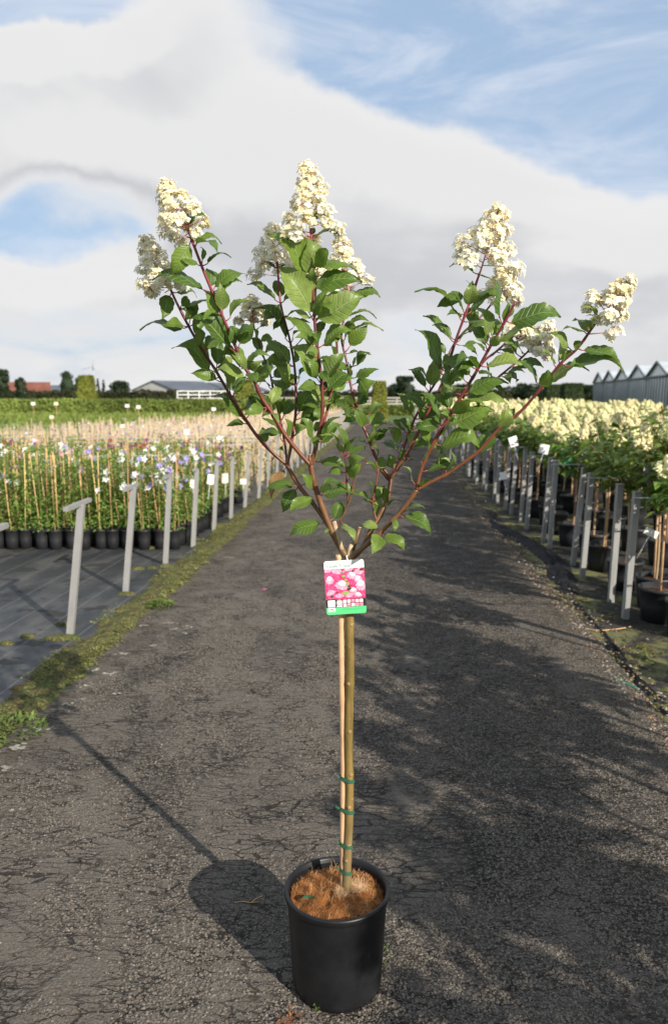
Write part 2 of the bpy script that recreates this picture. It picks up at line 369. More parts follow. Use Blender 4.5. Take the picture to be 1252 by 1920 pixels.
def leafmat(top, vein, tr):
    def f(q, p, tc, pos, out):
        uv = q.n('ShaderNodeTexCoord').outputs['UV']; sx = q.n('ShaderNodeSeparateXYZ'); q.link(uv, sx.inputs[0])
        t, s = sx.outputs[0], q.m('ABSOLUTE', sx.outputs[1])
        ph = q.m('FRACT', q.m('MULTIPLY', q.m('SUBTRACT', t, q.m('MULTIPLY', s, 0.17)), 9.0))
        rib = q.ss(q.m('ABSOLUTE', q.m('SUBTRACT', ph, 0.5)), 0.15, 0.03)
        mid = q.ss(s, 0.075, 0.03)
        ve = q.m('MAXIMUM', q.m('MULTIPLY', rib, 0.62), mid)
        r = q.n('ShaderNodeObjectInfo').outputs['Random']
        hs = q.n('ShaderNodeHueSaturation'); q.link(q.m('MULTIPLY_ADD', r, 0.7, 0.68), hs.inputs['Value']); q.link(q.m('MULTIPLY_ADD', r, -0.03, 0.512), hs.inputs['Hue'])
        blot = q.noise(tc, 34.0, 4, 0.6)
        c = q.mix(q.ss(blot, 0.3, 0.7), tuple(x * 0.78 for x in top), tuple(x * 1.22 for x in top))
        q.link(c, hs.inputs['Color'])
        cc = q.mix(q.m('MULTIPLY', ve, 0.75), hs.outputs[0], vein)
        q.link(cc, p.inputs['Base Color']); p.inputs['Roughness'].default_value = 0.40; p.inputs['Specular IOR Level'].default_value = 0.45
        bump_to(q, p, q.m('SUBTRACT', q.m('MULTIPLY', blot, 0.3), ve), 0.8, 0.0024)
        tl = q.n('ShaderNodeBsdfTranslucent'); q.link(q.mix(0.35, cc, tr), tl.inputs[0])
        mx = q.n('ShaderNodeMixShader'); mx.inputs[0].default_value = 0.36
        q.link(p.outputs[0], mx.inputs[1]); q.link(tl.outputs[0], mx.inputs[2]); q.link(mx.outputs[0], out.inputs[0])
    return f
M['leaf'] = mat('hydrangea_leaf', leafmat((0.092, 0.165, 0.023), (0.25, 0.35, 0.10), (0.26, 0.42, 0.05)))
M['leaf_light'] = mat('hydrangea_leaf_light', leafmat((0.170, 0.250, 0.052), (0.32, 0.41, 0.16), (0.30, 0.44, 0.07)))
M['leaf_dry'] = mat('dry_leaf', leafmat((0.34, 0.19, 0.075), (0.45, 0.30, 0.14), (0.5, 0.3, 0.1)))
M['petal'] = mat('cream_petal', base=(0.89, 0.87, 0.76), rough=0.6, spec=0.15, var=0.06, nscale=30, trans=0.42, tcol=(0.92, 0.90, 0.78))
M['petal_yellow'] = mat('yellow_cream_petal', base=(0.88, 0.80, 0.53), rough=0.6, spec=0.15, var=0.08, nscale=30, trans=0.40, tcol=(0.92, 0.84, 0.55))
M['cane'] = mat('bamboo_cane', base=(0.52, 0.33, 0.19), rough=0.5, var=0.22, nscale=12, bump=0.1)
M['cane2'] = mat('thin_bamboo_cane', base=(0.50, 0.31, 0.15), rough=0.6, rnd=0.25)
M['tie'] = mat('green_tie_band', base=(0.030, 0.105, 0.062), rough=0.35, spec=0.5)
def galv(q, p, tc, pos, out):
    n = q.noise(q.mapv(pos, scale=(14, 14, 3)), 2.0, 4, 0.65)
    q.link(q.mix(n, (0.20, 0.20, 0.195), (0.37, 0.37, 0.36)), p.inputs['Base Color']); p.inputs['Metallic'].default_value = 0.25
    p.inputs['Roughness'].default_value = 0.55
M['galv'] = mat('galvanised_steel', galv)
M['wire'] = mat('grey_wire', base=(0.36, 0.38, 0.37), rough=0.5, metal=0.2)
M['white'] = mat('white_plastic', base=(0.80, 0.80, 0.78), rough=0.45)

# ------------------------------------------------------------------ the setting: ground, path, beds
def left_edge(y): return -1.69 + 0.071 * y + 0.05 * noise.noise((y * 0.55, 3.1, 0)) + 0.03 * noise.noise((y * 3.1, 8.0, 0))
def right_edge(y): return 1.36 + 0.062 * y + 0.06 * noise.noise((y * 0.5, 6.1, 0)) + 0.035 * noise.noise((y * 2.7, 1.0, 0))
b = MB()
b.add([(-2500, -60, -0.05), (2500, -60, -0.05), (2500, 4000, -0.05), (-2500, 4000, -0.05)], [(0, 1, 2, 3)])
tag(b.build('ground', M['field'], smooth=False), kind='structure')
def strip(fl, fr, y0, y1, n, z, thick=0.0):
    b = MB(); vs = []; fs = []
    for i in range(n + 1):
        t = i / n; y = y0 + (y1 - y0) * (t ** 1.8)
        xl, xr = fl(y), fr(y)
        vs += [(xl, y, z), (xr, y, z)]
        if thick: vs += [(xl - 0.02, y, z - thick), (xr + 0.02, y, z - thick)]
    w = 4 if thick else 2
    for i in range(n):
        a, c = i * w, (i + 1) * w
        fs.append((a, a + 1, c + 1, c))
        if thick: fs += [(a + 2, a, c, c + 2), (a + 1, a + 3, c + 3, c + 1)]
    b.add(vs, fs); return b
tag(strip(left_edge, right_edge, -3.0, 41.0, 320, 0.0, 0.04).build('asphalt_path', M['asphalt'], smooth=False), kind='structure')
# the lane that crosses at the far end
b = MB(); b.add([(-30, 41.0, -0.004), (30, 41.0, -0.004), (30, 44.5, -0.004), (-30, 44.5, -0.004)], [(0, 1, 2, 3)])
tag(b.build('cross_path', M['asphalt'], smooth=False), kind='structure')
tag(strip(lambda y: -22.0, lambda y: -1.62 + 0.071 * y, -3.0, 40.0, 40, -0.018).build('weed_fabric_bed', M['fabric'], smooth=False), kind='structure')
def rightbed():
    b = MB(); nx, ny = 40, 90; vs = []; fs = []
    for j in range(ny + 1):
        y = -4 + 44 * (j / ny) ** 1.7
        for i in range(nx + 1):
            s = (i / nx) ** 1.6; x = right_edge(y) - 0.12 + s * 24.0
            vs.append((x, y, -0.020 + 0.012 * noise.noise((x * 3, y * 3, 0)) - 0.012 * min(1, s * 30)))
    for j in range(ny):
        for i in range(nx):
            a = j * (nx + 1) + i; fs.append((a, a + 1, a + nx + 2, a + nx + 1))
    b.add(vs, fs); return b
tag(rightbed().build('algae_bed_floor', M['bed']), kind='structure')

# mossy verge along the left side of the path
def verge():
    b = MB(); n, k = 700, 16; vs = []; fs = []
    for i in range(n + 1):
        y = 2.0 + 36.0 * (i / n) ** 1.8; e = left_edge(y)
        wl = 0.30 + 0.11 * noise.noise((y * 1.3, 0, 2)) + 0.09 * noise.noise((y * 4.0, 0, 5)); wr = 0.035 + 0.05 * noise.noise((y * 3.3, 4, 1)) + 0.03 * noise.noise((y * 11, 4, 1))
        for j in range(k + 1):
            s = j / k; x = e - wl + (wl + wr) * s
            prof = max(0.0, math.sin(math.pi * s)) ** 0.6
            z = -0.024 + prof * (0.030 + 0.024 * noise.noise((x * 14, y * 9, 0)) + 0.014 * noise.noise((x * 45, y * 32, 0)))
            vs.append((x, y, z))
    for i in range(n):
        for j in range(k):
            a = i * (k + 1) + j; fs.append((a, a + 1, a + k + 2, a + k + 1))
    b.add(vs, fs); return b
tag(verge().build('moss_verge', M['moss']), 'yellow green moss verge along the edge of the asphalt path', 'moss', kind='stuff')
def leaflet(b, c, d, n, L, w):
    s = d.cross(n).normalized()
    b.add([c, c + d * L * 0.45 + s * w, c + d * L + Vector((0, 0, -0.15 * L)), c + d * L * 0.45 - s * w], [(0, 1, 2), (0, 2, 3)])
def tuft(b, c, r, h, n, L):
    for _ in range(n):
        a = R.uniform(0, 6.283); q = math.sqrt(R.random()) * r
        p = Vector((c[0] + q * math.cos(a), c[1] + q * math.sin(a), c[2] + R.random() * h * (1 - q / r * 0.6)))
        d = Vector((math.cos(a + R.uniform(-1, 1)), math.sin(a + R.uniform(-1, 1)), R.uniform(0.0, 0.9))).normalized()
        leaflet(b, p, d, (Vector((0, 0, 1)) + rv(0.4)).normalized(), L * R.uniform(0.6, 1.2), L * 0.2)
b = MB()
for _ in range(3600):
    y = 2.4 + 26 * R.random() ** 1.9; x = left_edge(y) - R.uniform(-0.03, 0.30)
    if noise.noise((x * 3.0, y * 2.0, 9.0)) < -0.05: continue
    tuft(b, (x, y, 0.0), R.uniform(0.01, 0.03), 0.02, R.randint(4, 8), R.uniform(0.015, 0.028))
for px, py, r, h in ((300, 1136, 0.09, 0.04), (18, 1372, 0.16, 0.05)):
    b.cur = 1; c = gnd(px, py); tuft(b, c, r, h, 260, 0.035)
tag(b.build('verge_weeds', [M['weed_dull'], M['weed']], smooth=False), 'small green weeds growing out of the moss verge', 'weeds', kind='stuff')
# moss mats lying on the left fabric
b = MB()
for px, py, rx, ry in ((118, 1197, 0.16, 0.07), (52, 1195, 0.06, 0.03), (15, 1207, 0.05, 0.03), (122, 1172, 0.09, 0.03), (237, 1115, 0.08, 0.05), (258, 1067, 0.07, 0.05), (285, 1066, 0.06, 0.04), (312, 1062, 0.1, 0.06), (225, 1145, 0.05, 0.03), (50, 1292, 0.10, 0.03), (340, 1012, 0.3, 0.05), (280, 1028, 0.12, 0.05), (370, 1020, 0.14, 0.08), (415, 985, 0.3, 0.1), (235, 1147, 0.1, 0.03)):
    c = gnd(px, py, -0.018); n = 14; vs = [(c.x, c.y, 0.004)]
    for ring, zz in ((0.6, 0.0), (1.0, -0.022)):
        for k in range(n):
            a = 6.283 * k / n; q = ring * (1 + 0.45 * noise.noise((c.x * 9 + math.cos(a) * 1.5, c.y * 9 + math.sin(a) * 1.5, ring)))
            vs.append((c.x + rx * q * math.cos(a), c.y + ry * q * math.sin(a), zz))
    b.add(vs, [(0, 1 + k, 1 + (k + 1) % n) for k in range(n)] + [(1 + k, 1 + n + k, 1 + n + (k + 1) % n, 1 + (k + 1) % n) for k in range(n)])
tag(b.build('moss_patches', M['moss']), 'scattered moss patches growing on the black fabric', 'moss', kind='stuff')

# loose stones, leaf litter and moss where the path meets the right bed
M['litter'] = mat('leaf_litter', base=(0.19, 0.125, 0.07), rough=0.9, var=0.7, nscale=20)
M['stone'] = mat('grit', base=(0.23, 0.21, 0.18), rough=0.85, var=0.5, nscale=18)
b = MB()
for _ in range(3800):
    y = 2.6 + 20 * R.random() ** 1.7; x = right_edge(y) + abs(R.gauss(0, 0.16)) - 0.10
    s = R.uniform(0.004, 0.014); c = Vector((x, y, 0.0 if x < right_edge(y) else -0.014)); a = R.uniform(0, 6.28)
    d1 = Vector((math.cos(a), math.sin(a), 0)) * s; d2 = Vector((-math.sin(a), math.cos(a), 0)) * s * R.uniform(0.4, 0.9); u = Vector((0, 0, s * R.uniform(0.3, 0.9)))
    b.cur = 0 if R.random() < 0.6 else 1
    b.add([c - d1, c - d2, c + d1, c + d2, c + u], [(0, 1, 4), (1, 2, 4), (2, 3, 4), (3, 0, 4)])
tag(b.build('leaf_litter', [M['litter'], M['stone']], smooth=False), 'brown leaf litter and grit along the right edge of the path', 'litter', kind='stuff')
b = MB()
for px, py, r in ((1010, 1135, 0.3), (900, 950, 0.5), (880, 915, 0.6), (1050, 1120, 0.22), (1180, 1290, 0.3), (1230, 1330, 0.35), (985, 1010, 0.35), (940, 985, 0.4), (1140, 1210, 0.3), (1200, 1230, 0.25), (1100, 1150, 0.25)):
    c = gnd(px, py)
    for _ in range(26):
        a = R.uniform(0, 6.28); q = r * math.sqrt(R.random()); x, y = c.x + q * math.cos(a), c.y + q * math.sin(a) * 0.7
        rr = R.uniform(0.015, 0.06); n = 7
        if x < right_edge(y) - 0.05: continue
        b.add([(x, y, -0.008)] + [(x + rr * math.cos(6.28 * k / n) * R.uniform(0.6, 1.2), y + rr * math.sin(6.28 * k / n) * R.uniform(0.6, 1.2), -0.032) for k in range(n)], [(0, 1 + k, 1 + (k + 1) % n) for k in range(n)])
tag(b.build('bed_moss', M['moss']), 'moss and algae crust on the floor under the potted hydrangeas', 'moss', kind='stuff')
# the rucked, torn edge of black ground cloth by the path
M['cloth'] = mat('black_ground_cloth', base=(0.013, 0.013, 0.015), rough=0.75, spec=0.18, var=0.5, nscale=12, bump=0.8, bscale=25)
def ruck(pts, w, h, seed):
    b = MB(); path = smooth_path([gnd(x, y, -0.02) for x, y in pts], 8); k = 12; vs = []; fs = []
    for i, p in enumerate(path):
        t = (path[min(i + 1, len(path) - 1)] - path[max(i - 1, 0)]).normalized(); s = Vector((t.y, -t.x, 0)); env = math.sin(math.pi * min(1, max(0, i / (len(path) - 1)))) ** 0.5
        for j in range(k + 1):
            q = j / k; xw = (q - 0.5) * w * (0.7 + 0.5 * noise.noise((i * 0.21, seed, 0)))
            z = -0.03 + math.sin(math.pi * q) ** 0.8 * h * env * (0.55 + 0.5 * noise.noise((i * 0.35, q * 5, seed)) + 0.7 * noise.noise((i * 0.9, q * 9, seed + 3)))
            vs.append(p + s * xw + Vector((0, 0, z + 0.02)))
    for i in range(len(path) - 1):
        for j in range(k): a = i * (k + 1) + j; fs.append((a, a + 1, a + k + 2, a + k + 1))
    b.add(vs, fs); return b
tag(ruck([(905, 955), (925, 985), (975, 1010), (1030, 1045), (1055, 1085), (1065, 1115)], 0.34, 0.08, 1.0).build('ground_cloth', M['cloth']), 'rucked black ground cloth lying between the path and the paired posts', 'cloth')
tag(ruck([(1075, 1125), (1110, 1165), (1150, 1215), (1200, 1280), (1262, 1352)], 0.10, 0.035, 4.0).build('ground_cloth', M['cloth']), 'narrow folded hem of black ground cloth edging the path', 'cloth')
M['cord'] = mat('green_cord', base=(0.02, 0.36, 0.22), rough=0.4)
b = MB(); b.tube(smooth_path([gnd(x, y, -0.004) + Vector((0, 0, 0.006)) for x, y in ((1153, 1274), (1163, 1279), (1175, 1284), (1192, 1292))]), 0.004, 6)
tag(b.build('green_cord', M['cord']), 'short piece of bright green cord lying at the right edge of the path', 'cord')
b = MB(); b.tube(smooth_path([gnd(x, y, -0.014) for x, y in ((1095, 1178), (1120, 1182), (1150, 1180), (1172, 1177))]), 0.004, 6)
tag(b.build('dry_stalk', M['cane2']), 'thin dry stalk lying on the ground beside the large black pot', 'stalk')

# ------------------------------------------------------------------ far background
def leafcloud(b, pts, size, up=0.3):
    for p in pts:
        n = (rv(1) + Vector((0, 0, up))).normalized(); t = n.orthogonal().normalized(); s = n.cross(t); a = R.uniform(0, 6.28)
        d = t * math.cos(a) + s * math.sin(a); e = n.cross(d); z = size * R.uniform(0.6, 1.4)
        b.add([p - d * z, p + e * z * 0.55, p + d * z, p - e * z * 0.55], [(0, 1, 2, 3)])
def green(name, c, v=0.45, sc=0.5, tr=0.15): return mat(name, base=c, rough=0.75, spec=0.15, var=v, nscale=sc, trans=tr, tcol=tuple(x * 1.6 for x in c))
M['dark_tree'] = green('dark_tree_foliage', (0.030, 0.046, 0.024)); M['mid_tree'] = green('green_tree_foliage', (0.050, 0.075, 0.030))
M['yew'] = green('clipped_yew', (0.150, 0.165, 0.030), 0.35, 1.6, 0.1); M['hedge'] = green('bright_hedge', (0.150, 0.195, 0.045), 0.4, 0.4); M['dark_hedge'] = green('dark_hedge', (0.042, 0.046, 0.022), 0.4, 0.2)
M['bark'] = mat('tree_bark', base=(0.07, 0.05, 0.035), rough=0.9, var=0.4)
def bg_tree(px, ytop, wpx, D, m, label, shape='round', name='tree', n=2600, size=None, cat='tree'):
    base = Vector(((px - CX) / F * D, D, -0.05)); top = at(px, ytop, D).z; H = top + 0.05; rw = wpx / F * D / 2
    e = empty(name, base, label, cat)
    t = MB(); t.tube([(0, 0, -0.1), (0.02, 0, H * 0.35), (0, 0, H * 0.8)], [0.05 * H * 0.6, 0.035 * H * 0.6, 0.01], 8)
    for k in range(5):
        a = k * 1.3; t.tube([(0, 0, H * (0.28 + 0.08 * k)), (rw * 0.5 * math.cos(a), rw * 0.5 * math.sin(a), H * (0.45 + 0.09 * k))], [0.02 * H * 0.5, 0.006 * H], 5)
    t.build('trunk', M['bark'], e)
    pts = []; lumps = []
    for k in range(60 if shape == 'oval' else 30):
        h = R.random(); a = R.uniform(0, 6.28)
        if shape == 'cone': rr = rw * (1 - h) * 0.9 + 0.05 * rw
        elif shape == 'oval': rr = rw * math.sin(math.pi * (0.12 + 0.83 * h)) ** 0.6
        else: rr = rw * math.sqrt(max(0.05, 1 - (1.7 * h - 0.75) ** 2))
        zlo = 0.08 if shape in ('oval', 'cone') else 0.22
        q = rr * R.uniform(0.35, 0.85)
        lumps.append((Vector((q * math.cos(a), q * math.sin(a), H * (zlo + (0.97 - zlo) * h))), rw * R.uniform(0.2, 0.42) * (1 - 0.5 * h if shape == 'cone' else 1)))
    for _ in range(n):
        c, r = R.choice(lumps); d = rv().normalized() * r * R.uniform(0.6, 1.05); p = c + Vector((d.x, d.y, d.z * 0.8))
        if p.z < H * 1.0: pts.append(p)
    c = MB()
    if shape == 'oval': c.lathe([(rw * 0.8 * math.sin(math.pi * (0.12 + 0.83 * k / 8)) ** 0.6, H * (0.06 + 0.86 * k / 8)) for k in range(9)], 12)
    if shape == 'round': c.lathe([(rw * 0.55 * math.sqrt(max(0.02, 1 - (1.7 * k / 8 - 0.75) ** 2)), H * (0.26 + 0.62 * k / 8)) for k in range(9)], 12)
    leafcloud(c, pts, size or max(0.13, rw * 0.11)); c.build('crown', m, e, smooth=False)
    return e
def topiary(px, ytop, ybase_D, wbot, wtop, m, label, n=2600, depth=None):
    D = ybase_D; X = (px - CX) / F * D; H = at(px, ytop, D).z + 0.05; rb, rt = wbot / F * D / 2, wtop / F * D / 2
    e = empty('clipped_yew', (X, D, -0.05), label, 'topiary')
    t = MB(); t.tube([(0, 0, -0.1), (0, 0, H * 0.5)], 0.06, 8); t.build('trunk', M['bark'], e)
    c = MB(); k = 0.93
    for zz, r in ((0.05, rb), (H * 0.97, rt)):
        pass
    vs = [Vector((sx * r * k, sy * r * k, z)) for z, r in ((0.05, rb), (H * 0.96, rt)) for sx, sy in ((-1, -1), (1, -1), (1, 1), (-1, 1))]
    c.add(vs, [(0, 1, 5, 4), (1, 2, 6, 5), (2, 3, 7, 6), (3, 0, 4, 7), (4, 5, 6, 7)])
    pts = []
    for _ in range(n):
        h = R.random(); r = rb + (rt - rb) * h; f = R.random(); s = R.uniform(-1, 1) * r
        if f < 0.12: h = 0.985; p = Vector((R.uniform(-rt, rt), R.uniform(-rt, rt), H * 0.985))
        else:
            i = R.randint(0, 3); p = Vector(((s, -r), (r, s), (s, r), (-r, s))[i] + (H * h,))
        pts.append(p + rv(0.04 * rb + 0.02))
    leafcloud(c, pts, 0.055 * rb + 0.03); c.build('crown', m, e, smooth=False); return e
topiary(169, 704, 74, 37, 21, M['yew'], 'clipped yellow green yew pyramid with flat top beside the wind turbine')
topiary(463, 712, 62, 46, 20, M['yew'], 'wide clipped yew pyramid partly behind the hydrangea branches')
topiary(710, 715, 44, 30, 21, M['yew'], 'narrow clipped yew pillar at the far end of the asphalt path')
topiary(1066, 719, 62, 36, 32, M['mid_tree'], 'dark green clipped yew block beside the greenhouse end', 3000)
topiary(1030, 721, 66, 30, 27, M['mid_tree'], 'slightly smaller clipped yew block next to the first block', 2600)
bg_tree(10, 692, 46, 150, M['dark_tree'], 'tall dark ragged tree beside the red roofed house', 'round')
bg_tree(46, 704, 26, 140, M['dark_tree'], 'small round dark tree in front of the red roofed house', 'round')
bg_tree(133, 696, 30, 150, M['dark_tree'], 'dark egg shaped conifer left standing by the clipped pyramid', 'oval', n=2200)
bg_tree(156, 706, 24, 158, M['mid_tree'], 'dark conifer half hidden behind the clipped pyramid', 'oval')
bg_tree(190, 708, 14, 165, M['dark_tree'], 'thin pointed conifer under the wind turbine', 'cone')
bg_tree(200, 710, 14, 170, M['dark_tree'], 'second pointed conifer next to the one under the turbine', 'cone')
bg_tree(228, 715, 44, 170, M['dark_tree'], 'low spreading dark tree beside the grey barn', 'round')
bg_tree(617, 702, 36, 120, M['dark_tree'], 'dark round tree behind the central hydrangea stems', 'round')
bg_tree(757, 706, 50, 110, M['dark_tree'], 'broad rounded dark tree beyond the wooden rail fence', 'round', n=3200)
bg_tree(735, 722, 26, 116, M['dark_tree'], 'small dark bush tree leaning on the broad rounded tree', 'round')
bg_tree(985, 720, 60, 150, M['dark_tree'], 'wide low dark tree behind the cream hydrangea rows', 'round')
bg_tree(1095, 722, 40, 160, M['dark_tree'], 'dark tree directly beside the greenhouse corner', 'round')
bg_tree(880, 722, 80, 170, M['dark_tree'], 'long low dark tree group member behind right hydrangea branch', 'round')
bg_tree(372, 722, 14, 170, M['dark_tree'], 'little dark tree behind the grey barn roof', 'round', n=500)
bg_tree(410, 728, 26, 175, M['dark_tree'], 'flat dark tree behind the white frame fence', 'round', n=700)
bg_tree(530, 726, 50, 180, M['dark_tree'], 'far hazy dark tree between the hydrangea stems', 'round', n=700)
def hedge(name, x0, x1, D, h, depth, m, label, n, size, kind=None, rag=0.0):
    e = empty(name, ((x0 + x1) / 2, D, -0.05), label, 'hedge'); w = (x1 - x0) / 2
    c = MB(); c.box((0, 0, h * 0.45), (2 * w, depth * 0.8, h * 0.9)); pts = []
    for _ in range(n):
        x = R.uniform(-w, w); hh = h * (1 + rag * noise.noise((x * 0.35, D, 0)) + rag * 0.5 * noise.noise((x * 1.3, D, 0)))
        if R.random() < 0.35: pts.append(Vector((x, R.uniform(-depth / 2, depth / 2), hh * R.uniform(0.9, 1.02))))
        else: pts.append(Vector((x, -depth / 2 + R.uniform(-0.1, 0.1), hh * R.random())))
    leafcloud(c, pts, size); c.build('foliage', m, e, smooth=False); return e
hedge('field_hedge', -95, 25, 150, 2.0, 2.5, M['dark_hedge'], 'long dark brown green hedge in front of the barns', 9000, 0.28, rag=0.35)
hedge('field_hedge', 25, 120, 165, 2.6, 3, M['dark_hedge'], 'far dark hedge running on behind the greenhouse side', 3000, 0.35, rag=0.3)
hedge('crop_row', -60, 2.0, 62, 1.15, 2.0, M['hedge'], 'bright yellow green row of young shrubs across the field', 12000, 0.10, rag=0.12)
hedge('crop_row', 2.2, 12, 58, 0.7, 2.0, M['hedge'], 'lower green planted row beyond the end of the path', 3000, 0.10, rag=0.2)
hedge('crop_row', -60, -1, 85, 1.0, 2.0, M['mid_tree'], 'darker green shrub row behind the bright row', 5000, 0.13, rag=0.2)
# green field crop in front of the row
b = MB()
for _ in range(26000):
    t = R.random(); D = 13 + 46 * t ** 1.3; x = R.uniform(-0.46 * D - 2, min(6.0, -0.1 * D + 3.4))
    if x > -1.0 and D < 45: continue
    if D < 13 + max(0.0, (x + 8.0)) * 3.1: continue
    h = 0.24 + 0.10 * noise.noise((x * 0.5, D * 0.25, 0)); s = 0.03 + 0.0022 * D
    a = R.uniform(0, 6.28); d = Vector((math.cos(a), math.sin(a), 0)) * s
    c = Vector((x, D, -0.05)); u = Vector((R.uniform(-.1, .1), R.uniform(-.1, .1), h * R.uniform(0.6, 1.2)))
    b.add([c - d, c + d, c + u], [(0, 1, 2)])
tag(b.build('field_crop', M['hedge'], smooth=False), 'low green field crop between the climber beds and the shrub row', 'crop', kind='stuff')

# buildings
M['slate'] = mat('dark_slate_roof', base=(0.085, 0.10, 0.125), rough=0.6, var=0.15, nscale=0.4); M['barnwall'] = mat('pale_barn_cladding', base=(0.46, 0.45, 0.42), rough=0.8, var=0.1, nscale=0.3)
M['redroof'] = mat('red_tile_roof', base=(0.17, 0.065, 0.045), rough=0.8, var=0.2, nscale=0.5); M['render'] = mat('white_render', base=(0.62, 0.60, 0.56), rough=0.85, var=0.08); M['darkglass'] = mat('dark_window', base=(0.03, 0.035, 0.04), rough=0.2)
def house(name, x, y, rz, w, d, eave, peak, wall, roof, label, windows=3, door=True):
    e = empty(name, (x, y, -0.05), label, 'building'); e.rotation_euler = (0, 0, rz)
    b = MB(); b.add([(-w / 2, -d / 2, 0), (w / 2, -d / 2, 0), (w / 2, d / 2, 0), (-w / 2, d / 2, 0), (-w / 2, -d / 2, eave), (w / 2, -d / 2, eave), (w / 2, d / 2, eave), (-w / 2, d / 2, eave), (0, -d / 2, peak), (0, d / 2, peak)],
                    [(0, 1, 5, 8, 4), (2, 3, 7, 9, 6), (1, 2, 6, 5), (3, 0, 4, 7)]); b.build('wall', wall, e, smooth=False)
    for s in (-1, 1):
        b = MB(); o = 0.25; th = 0.12; sl = (peak - eave) / (w / 2)
        x0, z0 = s * (w / 2 + o), eave - sl * o
        vs = [(x0, -d / 2 - o, z0), (0, -d / 2 - o, peak), (0, d / 2 + o, peak), (x0, d / 2 + o, z0)]
        b.add([(p[0], p[1], p[2] + 0.03) for p in vs] + [(p[0], p[1], p[2] + 0.03 + th) for p in vs], [(0, 1, 2, 3), (7, 6, 5, 4), (0, 4, 5, 1), (1, 5, 6, 2), (2, 6, 7, 3), (3, 7, 4, 0)])
        b.build('roof', roof, e, smooth=False)
    for k in range(windows):
        for s in (-1, 1):
            b = MB(); b.box((s * (w / 2 + 0.01), -d / 2 + d * (k + 0.7) / (windows + 0.4), eave * 0.55), (0.06, 1.2, 0.9)); b.build('window', M['darkglass'], e, smooth=False)
    if door:
        b = MB(); b.box((0, -d / 2 - 0.01, 1.1), (2.0, 0.06, 2.2)); b.build('door', M['slate'], e, smooth=False)
    return e
house('barn', -31.6, 160, math.radians(-30), 11, 15, 2.2, 4.0, M['barnwall'], M['slate'], 'long pale barn with dark slate roof and low gable')
house('barn', -23.0, 174, math.radians(-30), 10, 15, 2.2, 3.8, M['barnwall'], M['slate'], 'second dark roofed barn just behind the pale gabled barn')
house('house', -66, 168, math.radians(-70), 6.5, 9.5, 2.1, 3.9, M['render'], M['redroof'], 'white house with red tiled roof behind small dark trees', 2, False)
house('house', -60.5, 176, math.radians(-60), 6, 8, 1.9, 3.3, M['render'], M['slate'], 'low white building with grey roof beside red roofed house', 2, False)
# rail fences
M['palewood'] = mat('weathered_pale_wood', base=(0.42, 0.39, 0.35), rough=0.85, var=0.2)
def rail_fence(x0, x1, D, ztop, label, step, rails, m, th=0.06):
    e = empty('rail_fence', ((x0 + x1) / 2, D, -0.05), label, 'fence'); n = int((x1 - x0) / step)
    pm = MB(); pm.box((0, 0, ztop / 2), (th * 1.2, th * 1.2, ztop)); pm = pm.mesh('post', m, smooth=False)
    for k in range(n + 1): obj('post', pm, e, (x0 + (x1 - x0) * k / n - (x0 + x1) / 2, 0, 0))
    for z in rails:
        b = MB(); b.box((0, -th * 0.9, z), (x1 - x0, th * 0.6, th * 1.3)); b.build('rail', m, e, smooth=False)
rail_fence(-20.0, -13.0, 100, 1.95, 'white painted frame fence by the dark hedge', 1.2, (1.9, 1.45, 1.0), M['white'], 0.09)
rail_fence(-6.5, 10.5, 92, 1.15, 'weathered wooden rail fence behind the path end', 1.5, (1.1, 0.75, 0.4), M['palewood'], 0.10)
rail_fence(-13, -6.8, 96, 1.5, 'pale wooden rail fence between the barn and path', 1.4, (1.42, 1.0, 0.6), M['palewood'], 0.09)
# wind turbine
D = 1300; tb = Vector(((182 - CX) / F * D, D, -0.05)); hub = at(182, 688, D).z
e = empty('wind_turbine', tb, 'slender grey wind turbine on the horizon behind the trees', 'turbine')
M['turbine'] = mat('turbine_paint', base=(0.34, 0.37, 0.42), rough=0.5)
b = MB(); b.tube([(0, 0, 0), (0, 0, hub)], [1.5, 0.8], 12); b.build('tower', M['turbine'], e)
b = MB(); b.box((0, 0, hub + 0.4), (2.4, 5.5, 2.2)); b.build('nacelle', M['turbine'], e, smooth=False)
for k in range(3):
    a = math.radians(76 + 120 * k); dx, dz = math.cos(a), math.sin(a); b = MB(); L = 19
    b.tube([(dx * L * s, -3.2, hub + 0.4 + dz * L * s) for s in (0, 0.2, 0.6, 1)], [0.5, 0.9, 0.6, 0.15], 8); b.build('blade', M['turbine'], e)
b = MB(); b.tube([(0, -2.6, hub + 0.4), (0, -4.0, hub + 0.4)], [0.9, 0.3], 10); b.build('hub', M['turbine'], e)

